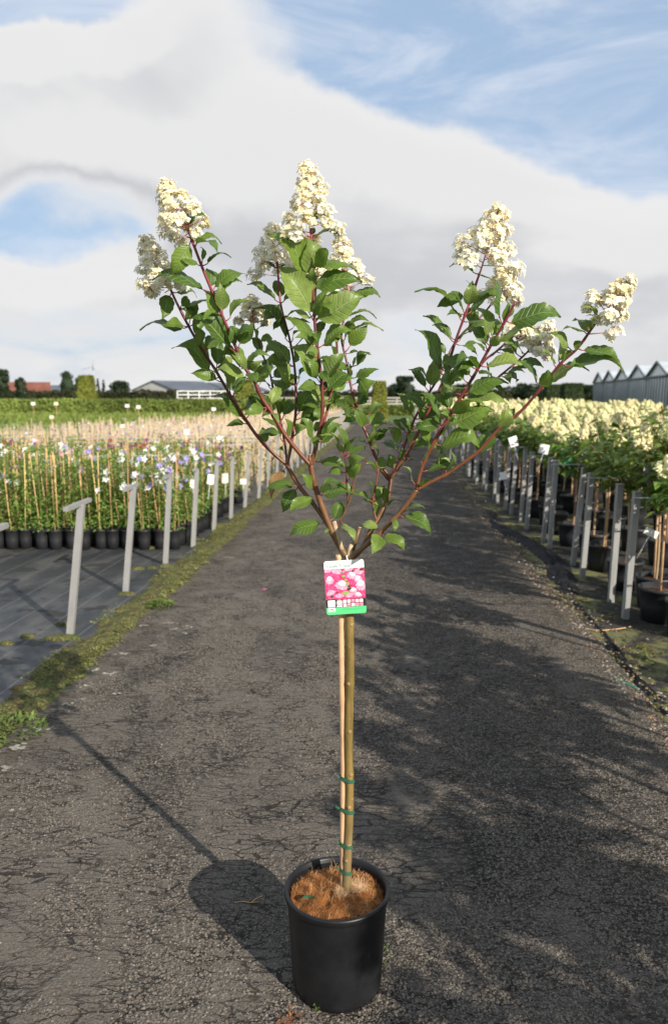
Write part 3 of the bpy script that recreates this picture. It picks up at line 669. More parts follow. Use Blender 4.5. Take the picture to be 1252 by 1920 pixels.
# greenhouse with a row of gables
M['ghglass'] = mat('greenhouse_glass', base=(0.47, 0.51, 0.53), rough=0.22, spec=0.6, var=0.18, nscale=0.25); M['ghframe'] = mat('greenhouse_frame', base=(0.17, 0.185, 0.19), rough=0.5, metal=0.3)
A = Vector((480 / F * 127, 127, -0.05)); B = Vector((626 / F * 73, 73, -0.05)); dirn = (B - A).normalized(); nout = Vector((dirn.y, -dirn.x, 0));
if nout.x > 0: nout = -nout
BAY = (B - A).length / 5.15; EAV, PEAK, NB = 3.25, 4.75, 7
e = empty('greenhouse', A, 'long grey glass greenhouse with a row of pointed gables', 'greenhouse')
inn = -nout
def W3(u, v, z): return dirn * u + inn * v + Vector((0, 0, z))
for k in range(NB):
    u0 = k * BAY; um = u0 + BAY / 2; npan = 8; pw = BAY / npan
    for j in range(npan):
        a, c = u0 + j * pw + 0.05, u0 + (j + 1) * pw - 0.05; b = MB()
        b.add([W3(a, 0, 0), W3(c, 0, 0), W3(c, 0, EAV), W3(a, 0, EAV), W3(a, 0.05, 0), W3(c, 0.05, 0), W3(c, 0.05, EAV), W3(a, 0.05, EAV)], [(0, 1, 2, 3), (7, 6, 5, 4), (0, 3, 7, 4), (1, 5, 6, 2)])
        b.build('pane', M['ghglass'], e, smooth=False)
    b = MB(); b.add([W3(u0 + .06, 0, EAV + .1), W3(u0 + BAY - .06, 0, EAV + .1), W3(um, 0, PEAK - .05), W3(u0 + .06, .05, EAV + .1), W3(u0 + BAY - .06, .05, EAV + .1), W3(um, .05, PEAK - .05)], [(0, 1, 2), (5, 4, 3)]); b.build('gable_pane', M['ghglass'], e, smooth=False)
    for s, ua, ub in ((0, u0, um), (1, u0 + BAY, um)):
        b = MB(); b.add([W3(ua, -.12, EAV + .04), W3(ub, -.12, PEAK + .02), W3(ub, 42, PEAK + .02), W3(ua, 42, EAV + .04)], [(0, 1, 2, 3)]); b.build('roof_glass', M['ghglass'], e, smooth=False)
        b = MB(); b.tube([W3(ua, -.16, EAV + .06), W3(ub, -.16, PEAK + .05)], 0.11, 6); b.build('rafter', M['ghframe'], e)
    for j in range(npan + 1):
        b = MB(); b.tube([W3(u0 + j * pw, -.03, 0), W3(u0 + j * pw, -.03, EAV)], 0.09 if j % 8 == 0 else 0.05, 5)
        if j < npan: b.build('mullion', M['ghframe'], e)
b = MB(); b.tube([W3(0, -.08, EAV + .03), W3(NB * BAY, -.08, EAV + .03)], 0.13, 6); b.build('gutter', M['ghframe'], e)
b = MB(); b.add([W3(-.02, 0, 0), W3(-.02, 42, 0), W3(-.02, 42, EAV), W3(-.02, 0, EAV)], [(0, 1, 2, 3)]); b.build('end_wall', M['ghglass'], e, smooth=False)
# small signs in the field
M['cream'] = mat('cream_card', base=(0.78, 0.72, 0.50), rough=0.5)
for px, py, D, m, lab in ((63, 757, 55, 'white', 'white field sign on a stake beside green crop'), (106, 757, 50, 'cream', 'cream round topped marker standing before clipped pyramid'), (239, 761, 55, 'white', 'white field sign with rounded head near shrub row'), (260, 763, 52, 'white', 'small square white field sign right of the rounded one'), (401, 767, 45, 'white', 'white field sign behind the left hydrangea branch'), (98, 782, 30, 'cream', 'little yellow marker in the low green crop')):
    p = at(px, py, D); e = empty('field_sign', (p.x, D, -0.05), lab, 'sign'); s = 7.5 / F * D
    b = MB(); b.box((0, 0, (p.z + 0.05) / 2), (0.03, 0.03, p.z + 0.05)); b.build('stake', M['cane2'], e, smooth=False)
    b = MB(); b.box((0, -0.03, p.z + 0.05), (s, 0.03, s * 0.75)); b.build('board', M[m], e, smooth=False)

# ------------------------------------------------------------------ left bed: posts, wires, potted climbers
def lpx(D): return -1.72 + 0.088 * (D - 4.85)
def post_left(bp, tp, bar):
    bp = Vector(bp); tp = Vector(tp); e = empty('trellis_post', bp)
    ax = (tp - bp); L = ax.length; a = ax.normalized(); x = Vector((1, 0, 0)); x = (x - a * x.dot(a)).normalized(); y = a.cross(x)
    b = MB(); w, t = 0.044, 0.0035
    prof = [(-w / 2, -t), (w / 2, -t), (w / 2, 0.030), (w / 2 - t, 0.030), (w / 2 - t, 0), (-w / 2 + t, 0), (-w / 2 + t, 0.014), (-w / 2, 0.014)]
    o = -a * 0.08; n = len(prof)
    vs = [o + x * p + y * q for p, q in prof] + [a * L + x * p + y * q for p, q in prof]
    b.add(vs, [(k, (k + 1) % n, n + (k + 1) % n, n + k) for k in range(n)] + [tuple(range(n, 2 * n))]); b.build('upright', M['galv'], e, smooth=False)
    if bar:
        c = MB(); c.box(a * L + Vector((-0.012, -0.02, 0.0)), (0.032, bar, 0.026), R.uniform(-0.06, 0.02)); c.build('crossbar', M['galv'], e, smooth=False)
    return e
LP = [((131, 1190), (152, 945)), ((235, 1111), (250, 913)), ((310, 1060), (318, 893)), ((362, 1025), (369, 880)), ((401, 994), (407, 863)), ((433, 973), (436, 858)), ((459, 952), (466, 848)), ((485, 936), (490, 840))]
k = 0; dist_last = 0
e = post_left((-1.84, 3.72, -0.02), (-1.70, 3.78, 0.86), 0.46)
tag(e, 'galvanised post with crossbar on black fabric, first of the line', 'post', 'posts along the climber bed')
for (bx, by), (tx, ty) in LP:
    bpos = gnd(bx, by, -0.018); d = ray(tx, ty); Yt = bpos.y + 0.05; tp = at(tx, ty, Yt)
    e = post_left(bpos, tp, (0.44, 0.34, 0.24, 0.10, 0.08, 0.06, 0.05, 0.05)[k]); dist_last = bpos.y
    lab = ('leaning galvanised post with long crossbar and moss at its foot', 'galvanised post with medium crossbar standing on bare black fabric', 'galvanised post with short crossbar before the last pots of front row')
    tag(e, lab[k] if k < 3 else 'plain galvanised post in the line beside the climber bed', 'post', None if k < 3 else 'posts along the climber bed'); k += 1
    if k <= 3: e['group'] = 'posts along the climber bed'
D = dist_last + 0.98
while D < 36:
    x = lpx(D) if D < 12 else lpx(12) + 0.074 * (D - 12)
    e = post_left((x, D, -0.02), (x + R.uniform(0.0, 0.03), D + 0.03, 0.86 + R.uniform(-0.02, 0.02)), 0.05)
    tag(e, 'plain galvanised post in the line beside the climber bed', 'post', 'posts along the climber bed'); D += 0.98
for i, D in enumerate((8.75, 10.5, 11.4, 12.4, 13.4, 15.3, 17.3)):
    x1 = lpx(D); x0 = -0.47 * D - 1.2; b = MB(); b.tube([(x0, D + 0.1, 0.84), ((x0 + x1) / 2, D + 0.06, 0.828), (x1, D + 0.03, 0.85)], 0.0075, 6)
    tag(b.build('support_wire', M['wire']), 'thin grey wire stretched across the potted climbers from the posts', 'wire', 'wires over the climber bed')

CL = {'white': (0.80, 0.80, 0.80), 'pink': (0.62, 0.38, 0.52), 'violet': (0.42, 0.36, 0.70), 'purple': (0.26, 0.05, 0.22), 'red': (0.40, 0.03, 0.06)}
for k, c in CL.items(): M['bl_' + k] = mat(k + '_clematis_petal', base=c, rough=0.6, var=0.12, trans=0.25, tcol=c)
M['climb'] = mat('climber_leaf', base=(0.145, 0.22, 0.046), rough=0.55, spec=0.3, var=0.5, nscale=14, trans=0.3, tcol=(0.30, 0.42, 0.07), rnd=0.3)
b = MB(); b.lathe([(0.001, 0.0), (0.056, 0.0), (0.062, 0.10), (0.066, 0.185), (0.070, 0.187), (0.070, 0.2), (0.064, 0.2), (0.062, 0.178), (0.001, 0.180)], 16); POTM = b.mesh('climber_pot', M['pot2'])
def cane_mesh(h, lean):
    b = MB(); b.tube([(0, 0, 0.12), (lean[0] * 0.5, lean[1] * 0.5, h * 0.5), (lean[0], lean[1], h)], [0.0055, 0.005, 0.0045], 6); return b.mesh('bamboo', M['cane2'])
CANES = [cane_mesh(R.uniform(0.78, 1.0), (R.uniform(-0.07, 0.07), R.uniform(-0.05, 0.05))) for _ in range(8)]
def climb_mesh(i):
    b = MB(); h = R.uniform(0.5, 0.72)
    for _ in range(170):
        z = 0.2 + h * R.random() ** 1.15; a = R.uniform(0, 6.28); q = R.uniform(0.015, 0.085) * (1.15 - 0.45 * (z - 0.2) / h)
        d = Vector((math.cos(a), math.sin(a), R.uniform(-0.6, 0.4))).normalized()
        leaflet(b, Vector((q * math.cos(a), q * math.sin(a), z)), d, (Vector((0, 0, 1)) + rv(0.7)).normalized(), R.uniform(0.03, 0.055), R.uniform(0.009, 0.015))
    b.tube([(0, 0.01, 0.17), (0.01, -0.008, 0.4), (0, 0.01, 0.2 + h)], 0.003, 4)
    return b.mesh('climber_foliage', M['climb'], smooth=False)
CLIMB = [climb_mesh(i) for i in range(7)]
def bloss_mesh(m):
    b = MB()
    for k in range(5):
        a = 6.283 * k / 5; d = Vector((math.cos(a), 0, math.sin(a))); s = Vector((-math.sin(a), 0, math.cos(a)))
        b.add([Vector((0, 0, 0)), d * 0.022 + s * 0.013 + Vector((0, -0.006, 0)), d * 0.040, d * 0.022 - s * 0.013 + Vector((0, -0.006, 0))], [(0, 1, 2, 3)])
        b.add([Vector((0, -0.004, 0)), d * 0.014 + s * 0.01 + Vector((0, -0.016, 0)), d * 0.026 + Vector((0, -0.018, 0)), d * 0.014 - s * 0.01 + Vector((0, -0.016, 0))], [(0, 1, 2, 3)])
    return b.mesh('blossom', m, smooth=False)
BLOSS = {k: bloss_mesh(M['bl_' + k]) for k in CL}
CLAB = {'white': 'black pot of leafy climber with white blossoms on bamboo cane', 'pink': 'black pot of leafy climber with pale pink blossoms on bamboo cane', 'violet': 'black pot of leafy climber with violet blossoms on bamboo cane', 'purple': 'black pot of leafy climber with dark purple blossoms on cane', 'red': 'black pot of leafy climber with deep red blossoms on cane', None: 'black pot of leafy green climber without blossoms on bamboo cane'}
def climber(x, y, colr, nb, where=''):
    e = empty('potted_climber', (x, y, -0.018), CLAB[colr if nb else None] + where, 'climber', 'potted climbers on black fabric'); e.rotation_euler = (0, 0, R.uniform(-0.5, 0.5))
    obj('pot', POTM, e); obj('cane', R.choice(CANES), e); f = obj('foliage', R.choice(CLIMB), e); s = R.uniform(0.85, 1.15); f.scale = (s, s, R.uniform(0.9, 1.15))
    if R.random() < 0.35: c = obj('cane', R.choice(CANES), e, (R.uniform(-.03, .03), R.uniform(-.03, .03), 0)); c.rotation_euler = (0, 0, 2.1)
    for _ in range(nb):
        o = obj('blossom', BLOSS[colr], e, (R.uniform(-0.07, 0.07), R.uniform(-0.08, -0.01), R.uniform(0.58, 0.92))); o.rotation_euler = (R.uniform(-0.7, 0.3), 0, R.uniform(-0.6, 0.6))
rows = []; D = 7.72
while D < 36:
    blk = int((D - 7.7) / 1.45); rows.append((D, blk)); D += 0.185
    if int((D - 7.7) / 1.45) != blk: D += 0.33
cnt = 0; stuff = []
for D, blk in rows:
    x = lpx(min(D, 12)) + 0.074 * max(0, D - 12) - (0.16 if blk == 0 else 0.20) ; xl = -0.45 * D - 0.15; far = 13 + max(0.0, 0)
    while x > xl:
        lim = 13 + max(0.0, (x + 8.0)) * 3.1
        if D < lim:
            if cnt < 296 and D < 12.5:
                zone = noise.noise((x * 0.6, D * 0.9, 4.0)); r = R.random()
                if D < 8.6: cl = R.choice(['white', 'white', 'pink', 'violet']); nb = (1 if r < 0.35 else 0) + (1 if x > -2.4 and r < 0.8 else 0) + (1 if x > -2.2 else 0)
                elif D < 10: cl = R.choice(['white', 'pink', 'white', 'violet']); nb = 1 + (r < 0.5)
                else: cl = R.choice(['purple', 'pink', 'purple', 'white', 'red']); nb = 1 + (r < 0.5)
                climber(x + R.uniform(-.02, .02), D + R.uniform(-.03, .03), cl, nb, ', front row' if D < 7.8 else (', behind the front' if blk == 0 else ', second block' if blk == 1 else ', farther block')); cnt += 1
            else: stuff.append((x, D))
        x -= 0.150 if D < 12.5 else 0.21
M['cane3'] = mat('bleached_bamboo', base=(0.50, 0.39, 0.26), rough=0.7, var=0.25, nscale=5)
b = MB()
for x, D in stuff:
    x += R.uniform(-.05, .05); D += R.uniform(-.05, .05)
    if D > 14 and R.random() < 0.25: continue
    b.cur = 0; h = R.uniform(0.72, 0.98); lx, w = R.uniform(-.06, .06), 0.004 + 0.0002 * D
    for q in ((lx, R.uniform(0.9, 1.05) * h), (-lx + R.uniform(-.04, .04), h * 0.95)):
        b.add([(x - w, D, 0), (x + w, D, 0), (x + w + q[0], D, q[1]), (x - w + q[0], D, q[1]), (x, D + w, 0), (x + q[0], D + w, q[1])], [(0, 1, 2, 3), (1, 4, 5, 2)])
    b.cur = 1
    for _ in range(16 if D < 14.5 else 10):
        a = R.uniform(0, 6.28); p = Vector((x + R.uniform(-.09, .09), D + R.uniform(-.09, .09), 0.1 + R.random() ** 1.2 * (0.72 if D < 15 else 0.5)))
        leaflet(b, p, Vector((math.cos(a), math.sin(a), R.uniform(-.5, .3))).normalized(), (Vector((0, 0, 1)) + rv(0.6)).normalized(), R.uniform(0.05, 0.09), 0.022)
    near = D < 15
    n_b = R.choice((0, 1, 1, 2)) if near else (1 if R.random() < 0.5 else 0)
    for _ in range(n_b):
        kk = R.choice((2, 3, 4, 5, 5, 5, 6)) if near else R.choice((2, 2, 3, 4, 4, 3)); b.cur = kk
        p = Vector((x + R.uniform(-.08, .08), D - 0.05, R.uniform(0.6, 0.9))); s = 0.02 if near else 0.03
        leafcloud(b, [p, p + rv(0.012)], s)
tag(b.build('distant_climbers', [M['cane3'], M['climb'], M['bl_white'], M['bl_pink'], M['bl_violet'], M['bl_purple'], M['bl_red']], smooth=False), 'mass of staked climbers with pale canes stretching away from the front rows', 'climbers', kind='stuff')

def plant_tag(pos, w, h, m, label, rz=0.0, tilt=0.0, group='white plant labels in the climber bed', sheet=None):
    e = empty('plant_tag', pos, label, 'plant label', group); e.rotation_euler = (tilt, R.uniform(-0.5, 0.5) if 'hydrangea' in group else R.uniform(-.15, .15), rz)
    b = MB(); b.box((0, 0, 0), (w, 0.004, h)); b.build('card', m, e, smooth=False)
    if sheet:
        b = MB(); b.box((0, -0.004, h * 0.12), (w * 0.86, 0.003, h * 0.5)); b.build('picture', sheet, e, smooth=False)
    b = MB(); b.tube([(0, 0.006, -h / 2), (0, 0.012, -h / 2 - 0.18)], 0.003, 5); b.build('stem', m, e)
for i, (px, py, D, w, h) in enumerate(((350, 810, 11.5, .09, .08), (413, 824, 11.0, .1, .08), (356, 831, 10.8, .09, .08), (390, 832, 10.9, .06, .07), (398, 832, 10.9, .06, .07), (395, 899, 8.7, .07, .11), (422, 897, 9.9, .09, .13), (456, 903, 10.2, .08, .07), (361, 908, 8.4, .06, .1), (230, 799, 13.5, .06, .06))):
    plant_tag(at(px, py, D), w, h, M['white'], 'small white label card standing among the potted climbers', R.uniform(-0.4, 0.4), R.uniform(-0.3, 0.1))

# ------------------------------------------------------------------ right bed: paired posts and standard hydrangeas
def rpx(D): return 2.02 + 0.058 * (D - 5.2)
def post_right(x, D, lean, label, h=0.90):
    e = empty('bed_post', (x, D, -0.03), label, 'post', 'paired posts along the hydrangea bed'); b = MB(); w = 0.042
    prof = [(-w / 2, -0.02), (w / 2, -0.02), (w / 2, 0.03), (w / 2 - .004, .03), (w / 2 - .004, -.016), (-w / 2 + .004, -.016), (-w / 2 + .004, .03), (-w / 2, .03)]; n = len(prof)
    b.add([(p, q * 0.8, -0.1) for p, q in prof] + [(p + lean, q, h) for p, q in prof], [(k, (k + 1) % n, n + (k + 1) % n, n + k) for k in range(n)] + [tuple(range(n, 2 * n))]); b.build('upright', M['galv'], e, smooth=False)
    b = MB(); b.box((lean, 0.0, h + 0.004), (w * 1.2, 0.062, 0.008)); b.build('cap', M['galv'], e, smooth=False)
    return e
RP = [(1.95, 4.28, 0.02)]
for (bx, by), tx in (((1170, 1160), 1181), ((1144, 1129), 1150), ((1090, 1082), 1100), ((1072, 1060), 1088), ((1029, 1028), 1036), ((1017, 1017), 1027), ((986, 992), 993), ((975, 981), 981), ((957, 964), 965), ((946, 956), 953)):
    p = gnd(bx, by, -0.025); RP.append((p.x, p.y, (tx - bx) / F * p.y * 0.9))
D = 11.1
while D < 38:
    RP += [(rpx(D), D, 0.02), (rpx(D) + 0.03, D + 0.38, 0.02)]; D += 1.2
ORD = ('first', 'second', 'third', 'fourth', 'fifth', 'sixth', 'seventh', 'eighth')
for i, (x, D, l) in enumerate(RP):
    pr = (i - 1) // 2
    lb = 'lone galvanised post standing before the first post pair' if i == 0 else ('galvanised %s post of the %s pair counted from the large black pot' % ('front' if i % 2 else 'rear', ORD[pr]) if pr < 8 else 'distant galvanised post of a pair in the dense far end of the row')
    post_right(x, D, l, lb)
for D in (4.3, 5.2, 6.45, 7.7, 8.8, 10.2):
    b = MB(); b.tube([(rpx(D), D, 0.84), (rpx(D) + 3.5, D + 0.1, 0.83)], 0.006, 6); tag(b.build('support_wire', M['wire']), 'thin grey wire running from a post pair between the hydrangea stems', 'wire', 'wires in the hydrangea bed')

M['hleaf'] = mat('hydrangea_bed_leaf', base=(0.105, 0.170, 0.032), rough=0.5, spec=0.32, var=0.55, nscale=9, trans=0.28, tcol=(0.26, 0.40, 0.05), rnd=0.3)
M['head'] = mat('cream_flower_head', base=(0.84, 0.79, 0.45), rough=0.65, spec=0.15, var=0.12, nscale=20, trans=0.2, tcol=(0.85, 0.8, 0.5), rnd=0.12)
M['stemw'] = mat('pale_standard_stem', base=(0.30, 0.20, 0.12), rough=0.7, rnd=0.3)
b = MB(); b.lathe([(0.001, 0), (0.115, 0), (0.128, 0.12), (0.136, 0.215), (0.145, 0.218), (0.145, 0.24), (0.134, 0.24), (0.13, 0.2), (0.001, 0.2)], 20); BPOT = b.mesh('large_pot', M['pot2'])
b = MB(); b.lathe([(0.131, 0.204), (0.08, 0.214), (0.001, 0.218)], 14); BSOIL = b.mesh('soil', M['soil'])
def crown_mesh(i):
    b = MB(); b.cur = 1; tips = []
    for k in range(9):
        a = 6.28 * k / 9 + R.uniform(-.3, .3); q = R.uniform(0.12, 0.30); z = R.uniform(0.30, 0.46)
        path = [(0, 0, -0.03), (q * 0.35 * math.cos(a), q * 0.35 * math.sin(a), z * 0.35), (q * math.cos(a), q * math.sin(a), z)]; b.tube(path, [0.007, 0.005, 0.003], 5); tips.append(Vector(path[2]))
    b.cur = 0
    for _ in range(330):
        t = R.choice(tips); f = R.random() ** 0.7; p = Vector((t.x * f, t.y * f, t.z * f)) + rv(0.065) + Vector((0, 0, -0.02)); a = math.atan2(t.y, t.x) + R.uniform(-1.6, 1.6)
        d = Vector((math.cos(a), math.sin(a), R.uniform(-0.55, 0.35))).normalized(); n = (Vector((0, 0, 1)) + rv(0.5)).normalized(); s = d.cross(n).normalized(); L = R.uniform(0.07, 0.115); w = L * 0.27
        b.add([p, p + d * L * .4 + s * w, p + d * L * .45 + n * -0.006, p + d * L * .4 - s * w, p + d * L - n * L * 0.18], [(0, 1, 2), (0, 2, 3), (1, 4, 2), (2, 4, 3)])
    return b.mesh('crown', [M['hleaf'], M['twig']], smooth=False), tips
CROWN = [crown_mesh(i) for i in range(6)]
def head_mesh(i):
    b = MB(); Lh = 0.15
    for _ in range(330):
        h = R.random() ** 0.85; a = R.uniform(0, 6.28); rr = 0.068 * (1 - h) ** 0.7 * (0.4 + 0.6 * min(1, h * 9)) * (0.8 + 0.35 * math.sin(a * 3 + h * 14 + i)) + 0.008
        p = Vector((rr * math.cos(a), rr * math.sin(a), h * Lh)) + rv(0.014); n = (Vector((math.cos(a), math.sin(a), 0.5)) + rv(0.6)).normalized(); t = n.orthogonal().normalized(); s = n.cross(t); z = R.uniform(0.010, 0.017)
        b.add([p - t * z, p - s * z, p + t * z, p + s * z, p + n * z * 0.35], [(0, 1, 4), (1, 2, 4), (2, 3, 4), (3, 0, 4)])
    n = 8; core = [(0.03, 0.01), (0.042, 0.03), (0.025, 0.08), (0.004, 0.12)]; b.lathe(core, n)
    return b.mesh('flower_head', M['head'], smooth=False)
HEADS = [head_mesh(i) for i in range(4)]
def stem_mesh(h):
    b = MB(); o = R.uniform(-.03, .03); b.tube(smooth_path([(0, 0, 0.15), (o, o * .5, h * .5), (0, 0, h)], 4), 0.0095, 6); return b.mesh('stem', M['stemw'])
STEMS = [stem_mesh(0.86) for _ in range(4)]
b = MB(); b.tube([(0.02, 0.01, 0.15), (0.035, 0.015, 0.93)], 0.008, 6); BCANE = b.mesh('cane', M['cane'])
def standard(x, y, s=1.0, full=True, nh=5, label=None, lean=0.0, low=False):
    e = empty('potted_hydrangea', (x, y, -0.03), label or 'potted standard hydrangea with cream flower heads in the rows behind paired posts', 'hydrangea', 'standard hydrangeas in rows')
    e.rotation_euler = (0, 0, R.uniform(-3, 3)); e.scale = (1, 1, 1)
    if full: obj('pot', BPOT, e); obj('soil', BSOIL, e); obj('cane', BCANE, e)
    st = obj('stem', R.choice(STEMS), e); st.scale = (1, 1, s)
    cm, tips = R.choice(CROWN); z0 = 0.84 * s - 0.02; c = obj('crown', cm, e, (0, 0, z0)); k = R.uniform(0.9, 1.12) * (0.8 + 0.2 * s); c.scale = (k, k, k)
    tt = list(tips); R.shuffle(tt)
    for t in tt[:nh]:
        hd = obj('flower_head', R.choice(HEADS), e, (t.x * k, t.y * k, z0 + t.z * k - 0.01)); q = R.uniform(0.7, 1.1); hd.scale = (q, q, q); hd.rotation_euler = (-t.y * 1.6, t.x * 1.6, R.uniform(0, 6))
HLAB = ['potted standard hydrangea with cream heads in the row right behind the paired posts'] + ['potted standard hydrangea with cream heads in the %s row behind the posts' % w for w in ('second', 'third', 'fourth', 'fifth')] + ['potted standard hydrangea with cream heads deep in the rows toward the greenhouse']
n = 0
for row in range(12):
    D = 4.9 + (row % 2) * 0.3
    while D < 30:
        x = rpx(D) + 0.32 + row * 0.56 + R.uniform(-.06, .06)
        vis = x < 0.455 * D + 0.35
        step = 0.62 if D < 14 else 0.85
        if vis and not (row > 6 and D < 9) and n < 262:
            standard(x, D + R.uniform(-.08, .08), R.uniform(0.88, 1.03), full=(D < 16), nh=(R.choice((1, 2, 2, 3, 4)) if D < 9.5 else R.choice((1, 2, 3, 3))), label=HLAB[min(row, 5)]); n += 1
        D += step
standard(2.27, 5.25, 1.05, nh=2, label='tall potted hydrangea in a large black pot right beside a post pair')
standard(2.52, 5.65, 1.22, nh=3, label='taller potted hydrangea with sparse heads behind the nearest large pot')
# the same rows run on past the photographer and throw their shadows over the path
for i, (x, y, s) in enumerate(((2.05, 3.15, 1.2), (2.25, 2.45, 1.35), (2.15, 1.75, 1.25), (2.35, 1.05, 1.5), (2.2, 0.45, 1.25), (2.6, 0.1, 1.6), (2.3, -0.35, 1.45), (2.75, 2.1, 1.4), (2.8, 1.3, 1.5), (2.85, -0.7, 1.55), (2.4, -1.1, 1.3), (2.15, 3.85, 1.1))):
    standard(x, y, s, nh=5, label='potted standard hydrangea in the row running on before the lone first post')
for px, py, D, w, h, m, lab, sh in ((962, 828, 9.5, .11, .12, 'white', 'white folded label hanging under the hydrangea crowns', None), (1019, 842, 8.2, .10, .10, 'white', 'white crumpled label below the hydrangea foliage', None), (1080, 833, 8.0, .09, .08, 'white', 'small white label half hidden by hydrangea leaves', None), (1097, 838, 7.6, .09, .12, 'white', 'grey white label turned sideways among the hydrangea leaves', 'hleaf'), (1062, 857, 7.2, .085, .115, 'greenlabel', 'picture label with green base on a bamboo cane', 'hleaf'), (1134, 863, 6.9, .04, .12, 'white', 'narrow white label seen edge on beside pale stem', None), (1216, 888, 5.4, .085, .13, 'card', 'grey hanging label under the taller hydrangea', None), (1220, 999, 5.3, .10, .05, 'white', 'white label lying sideways above the large black pot', None), (943, 892, 9.2, .08, .09, 'white', 'white label low between the metal posts', None)):
    if m == 'greenlabel': M[m] = M.get(m) or mat('green_label', base=(0.08, 0.26, 0.11), rough=0.4)
    if m == 'card': M[m] = M.get(m) or mat('grey_label', base=(0.36, 0.36, 0.37), rough=0.5)
    plant_tag(at(px, py, D), w, h, M[m], lab, R.uniform(-0.3, 0.3), R.uniform(-0.2, 0.2), 'labels in the hydrangea bed', M[sh] if sh else None)

# ------------------------------------------------------------------ the hydrangea in its pot
PX, PY = 0.008, 1.84
pot = empty('plant_pot', (PX, PY, 0.0), 'large black plastic pot holding the tall hydrangea on the asphalt', 'pot')
b = MB(); b.lathe([(0.001, 0.012), (0.10, 0.010), (0.108, 0.0), (0.114, 0.004), (0.117, 0.02), (0.1205, 0.08), (0.1245, 0.16), (0.1293, 0.254)], 96); b.lathe([(0.1225, 0.262), (0.1215, 0.22), (0.118, 0.05)], 96); b.build('wall', M['pot'], pot)
b = MB(); b.lathe([(0.1291, 0.2535), (0.1338, 0.2540), (0.1360, 0.2565), (0.1368, 0.262), (0.1372, 0.268), (0.1358, 0.2725), (0.1325, 0.2735), (0.1285, 0.2725), (0.1262, 0.268), (0.1245, 0.262), (0.1225, 0.258)], 96); b.build('rim', M['pot'], pot)
# coir mat
mt = empty('coir_mat', (PX, PY, 0.24), 'round brown coir mat covering the soil of the black pot', 'coir mat')
def mat_z(r, a):
    x, y = r * math.cos(a), r * math.sin(a)
    h = 0.246 + 0.014 * max(0, 1 - (r / 0.12) ** 2) + 0.009 * noise.noise((x * 22, y * 22, 1)) + 0.005 * noise.noise((x * 60, y * 60, 2))
    slit = math.exp(-((x + 0.012 - 0.35 * y) / 0.008) ** 2) * (1 if -0.06 < y < 0.01 else 0)      # the cut from edge to stem
    return h - 0.012 * slit
b = MB(); nr, na = 26, 96; vs = []; fs = []
for i in range(nr + 1):
    for k in range(na):
        r = 0.1215 * (i / nr) ** 0.9; a = 6.28318 * k / na; rr = r * (1 + (0.02 * noise.noise((math.cos(a) * 3, math.sin(a) * 3, 0)) - 0.015 if i == nr else 0)); vs.append((rr * math.cos(a), rr * math.sin(a), mat_z(r, a) - 0.24))
for i in range(nr):
    for k in range(na): fs.append((i * na + k, (i + 1) * na + k, (i + 1) * na + (k + 1) % na, i * na + (k + 1) % na))
b.add(vs, fs); b.build('mat', M['coir'], mt)
def fibres(cx, cy, r, n, L, lift, m, w=0.00035):
    b = MB()
    for _ in range(n):
        a0, q = R.uniform(0, 6.28), r * math.sqrt(R.random()); x, y = cx + q * math.cos(a0), cy + q * math.sin(a0)
        rr = math.hypot(x, y)
        if rr > 0.119: continue
        p = Vector((x, y, mat_z(rr, math.atan2(y, x)) - 0.2405)); a = R.uniform(0, 6.28); l = L * R.uniform(0.5, 1.3); d = Vector((math.cos(a), math.sin(a), R.uniform(0.1, 1.0) * lift)); s = Vector((-d.y, d.x, 0.3)).normalized() * w
        bend = rv(0.35) * l; m1 = p + d * l * 0.5 + bend * 0.3 + Vector((0, 0, lift * l * 0.15)); e = p + d * l + bend * 0.4 - Vector((0, 0, l * 0.25 * R.random()))
        b.add([p - s, p + s, m1 + s, m1 - s, e], [(0, 1, 2, 3), (3, 2, 4)])
    return b
o = fibres(0, 0, 0.119, 16000, 0.011, 0.4, 'fibre', 0.00024).build('fibres', M['fibre'], mt, smooth=False); o['kind'] = 'stuff'
o = fibres(0.048, 0.018, 0.024, 900, 0.017, 1.1, 'fibre').build('fibres', M['fibre_pale'], mt, smooth=False); o['kind'] = 'stuff'; o.location.z = 0.003
o = fibres(0.012, -0.006, 0.018, 420, 0.014, 1.0, 'fibre').build('fibres', M['fibre_pale'], mt, smooth=False); o['kind'] = 'stuff'; o.location.z = 0.002
b = fibres(0, 0, 0.118, 420, 0.022, 1.0, 'fibre', 0.0002).build('fibres', M['fibre_pale'], mt, smooth=False); b['kind'] = 'stuff'
b = MB(); tuft(b, (-0.016, -0.022, 0.006), 0.008, 0.008, 26, 0.008); b.build('moss_tuft', M['weed'], mt, smooth=False)
# the tree frame: pixel paths of the photograph with a depth of their own for every branch
T0 = PY + 0.012
tree = empty('hydrangea_tree', (PX, PY, 0.25), 'tall standard hydrangea with cream flower cones on red stems in black pot', 'hydrangea')
OFF = (PX, PY, 0.25)
DL = 0.00132                                    # metres per photo pixel near the plant
trunk_px = [(650, 1658), (651, 1600), (654, 1540), (655, 1470), (653, 1400), (654, 1330), (656, 1260), (655, 1190), (655, 1120), (655, 1046)]
tp = [at(x, y, T0) for x, y in trunk_px]; tp[0].z = 0.246
path = smooth_path(tp, 7); rad = []
nodes = [at(650, y, T0).z for y in (1172, 1280, 1375, 1450, 1515, 1585, 1610)]
for p in path:
    r = 0.0112 + 0.0012 * math.exp(-((p.z - 0.25) / 0.05) ** 2) + 0.0006 * noise.noise((p.z * 20, 0, 0))
    for zn in nodes: r += 0.0011 * math.exp(-((p.z - zn) / 0.007) ** 2)
    r += 0.004 * math.exp(-((p.z - path[-1].z) / 0.02) ** 2); rad.append(r)
b = MB(); b.tube(path, rad, 20); tr = b.build('trunk', M['trunk'], tree, OFF)
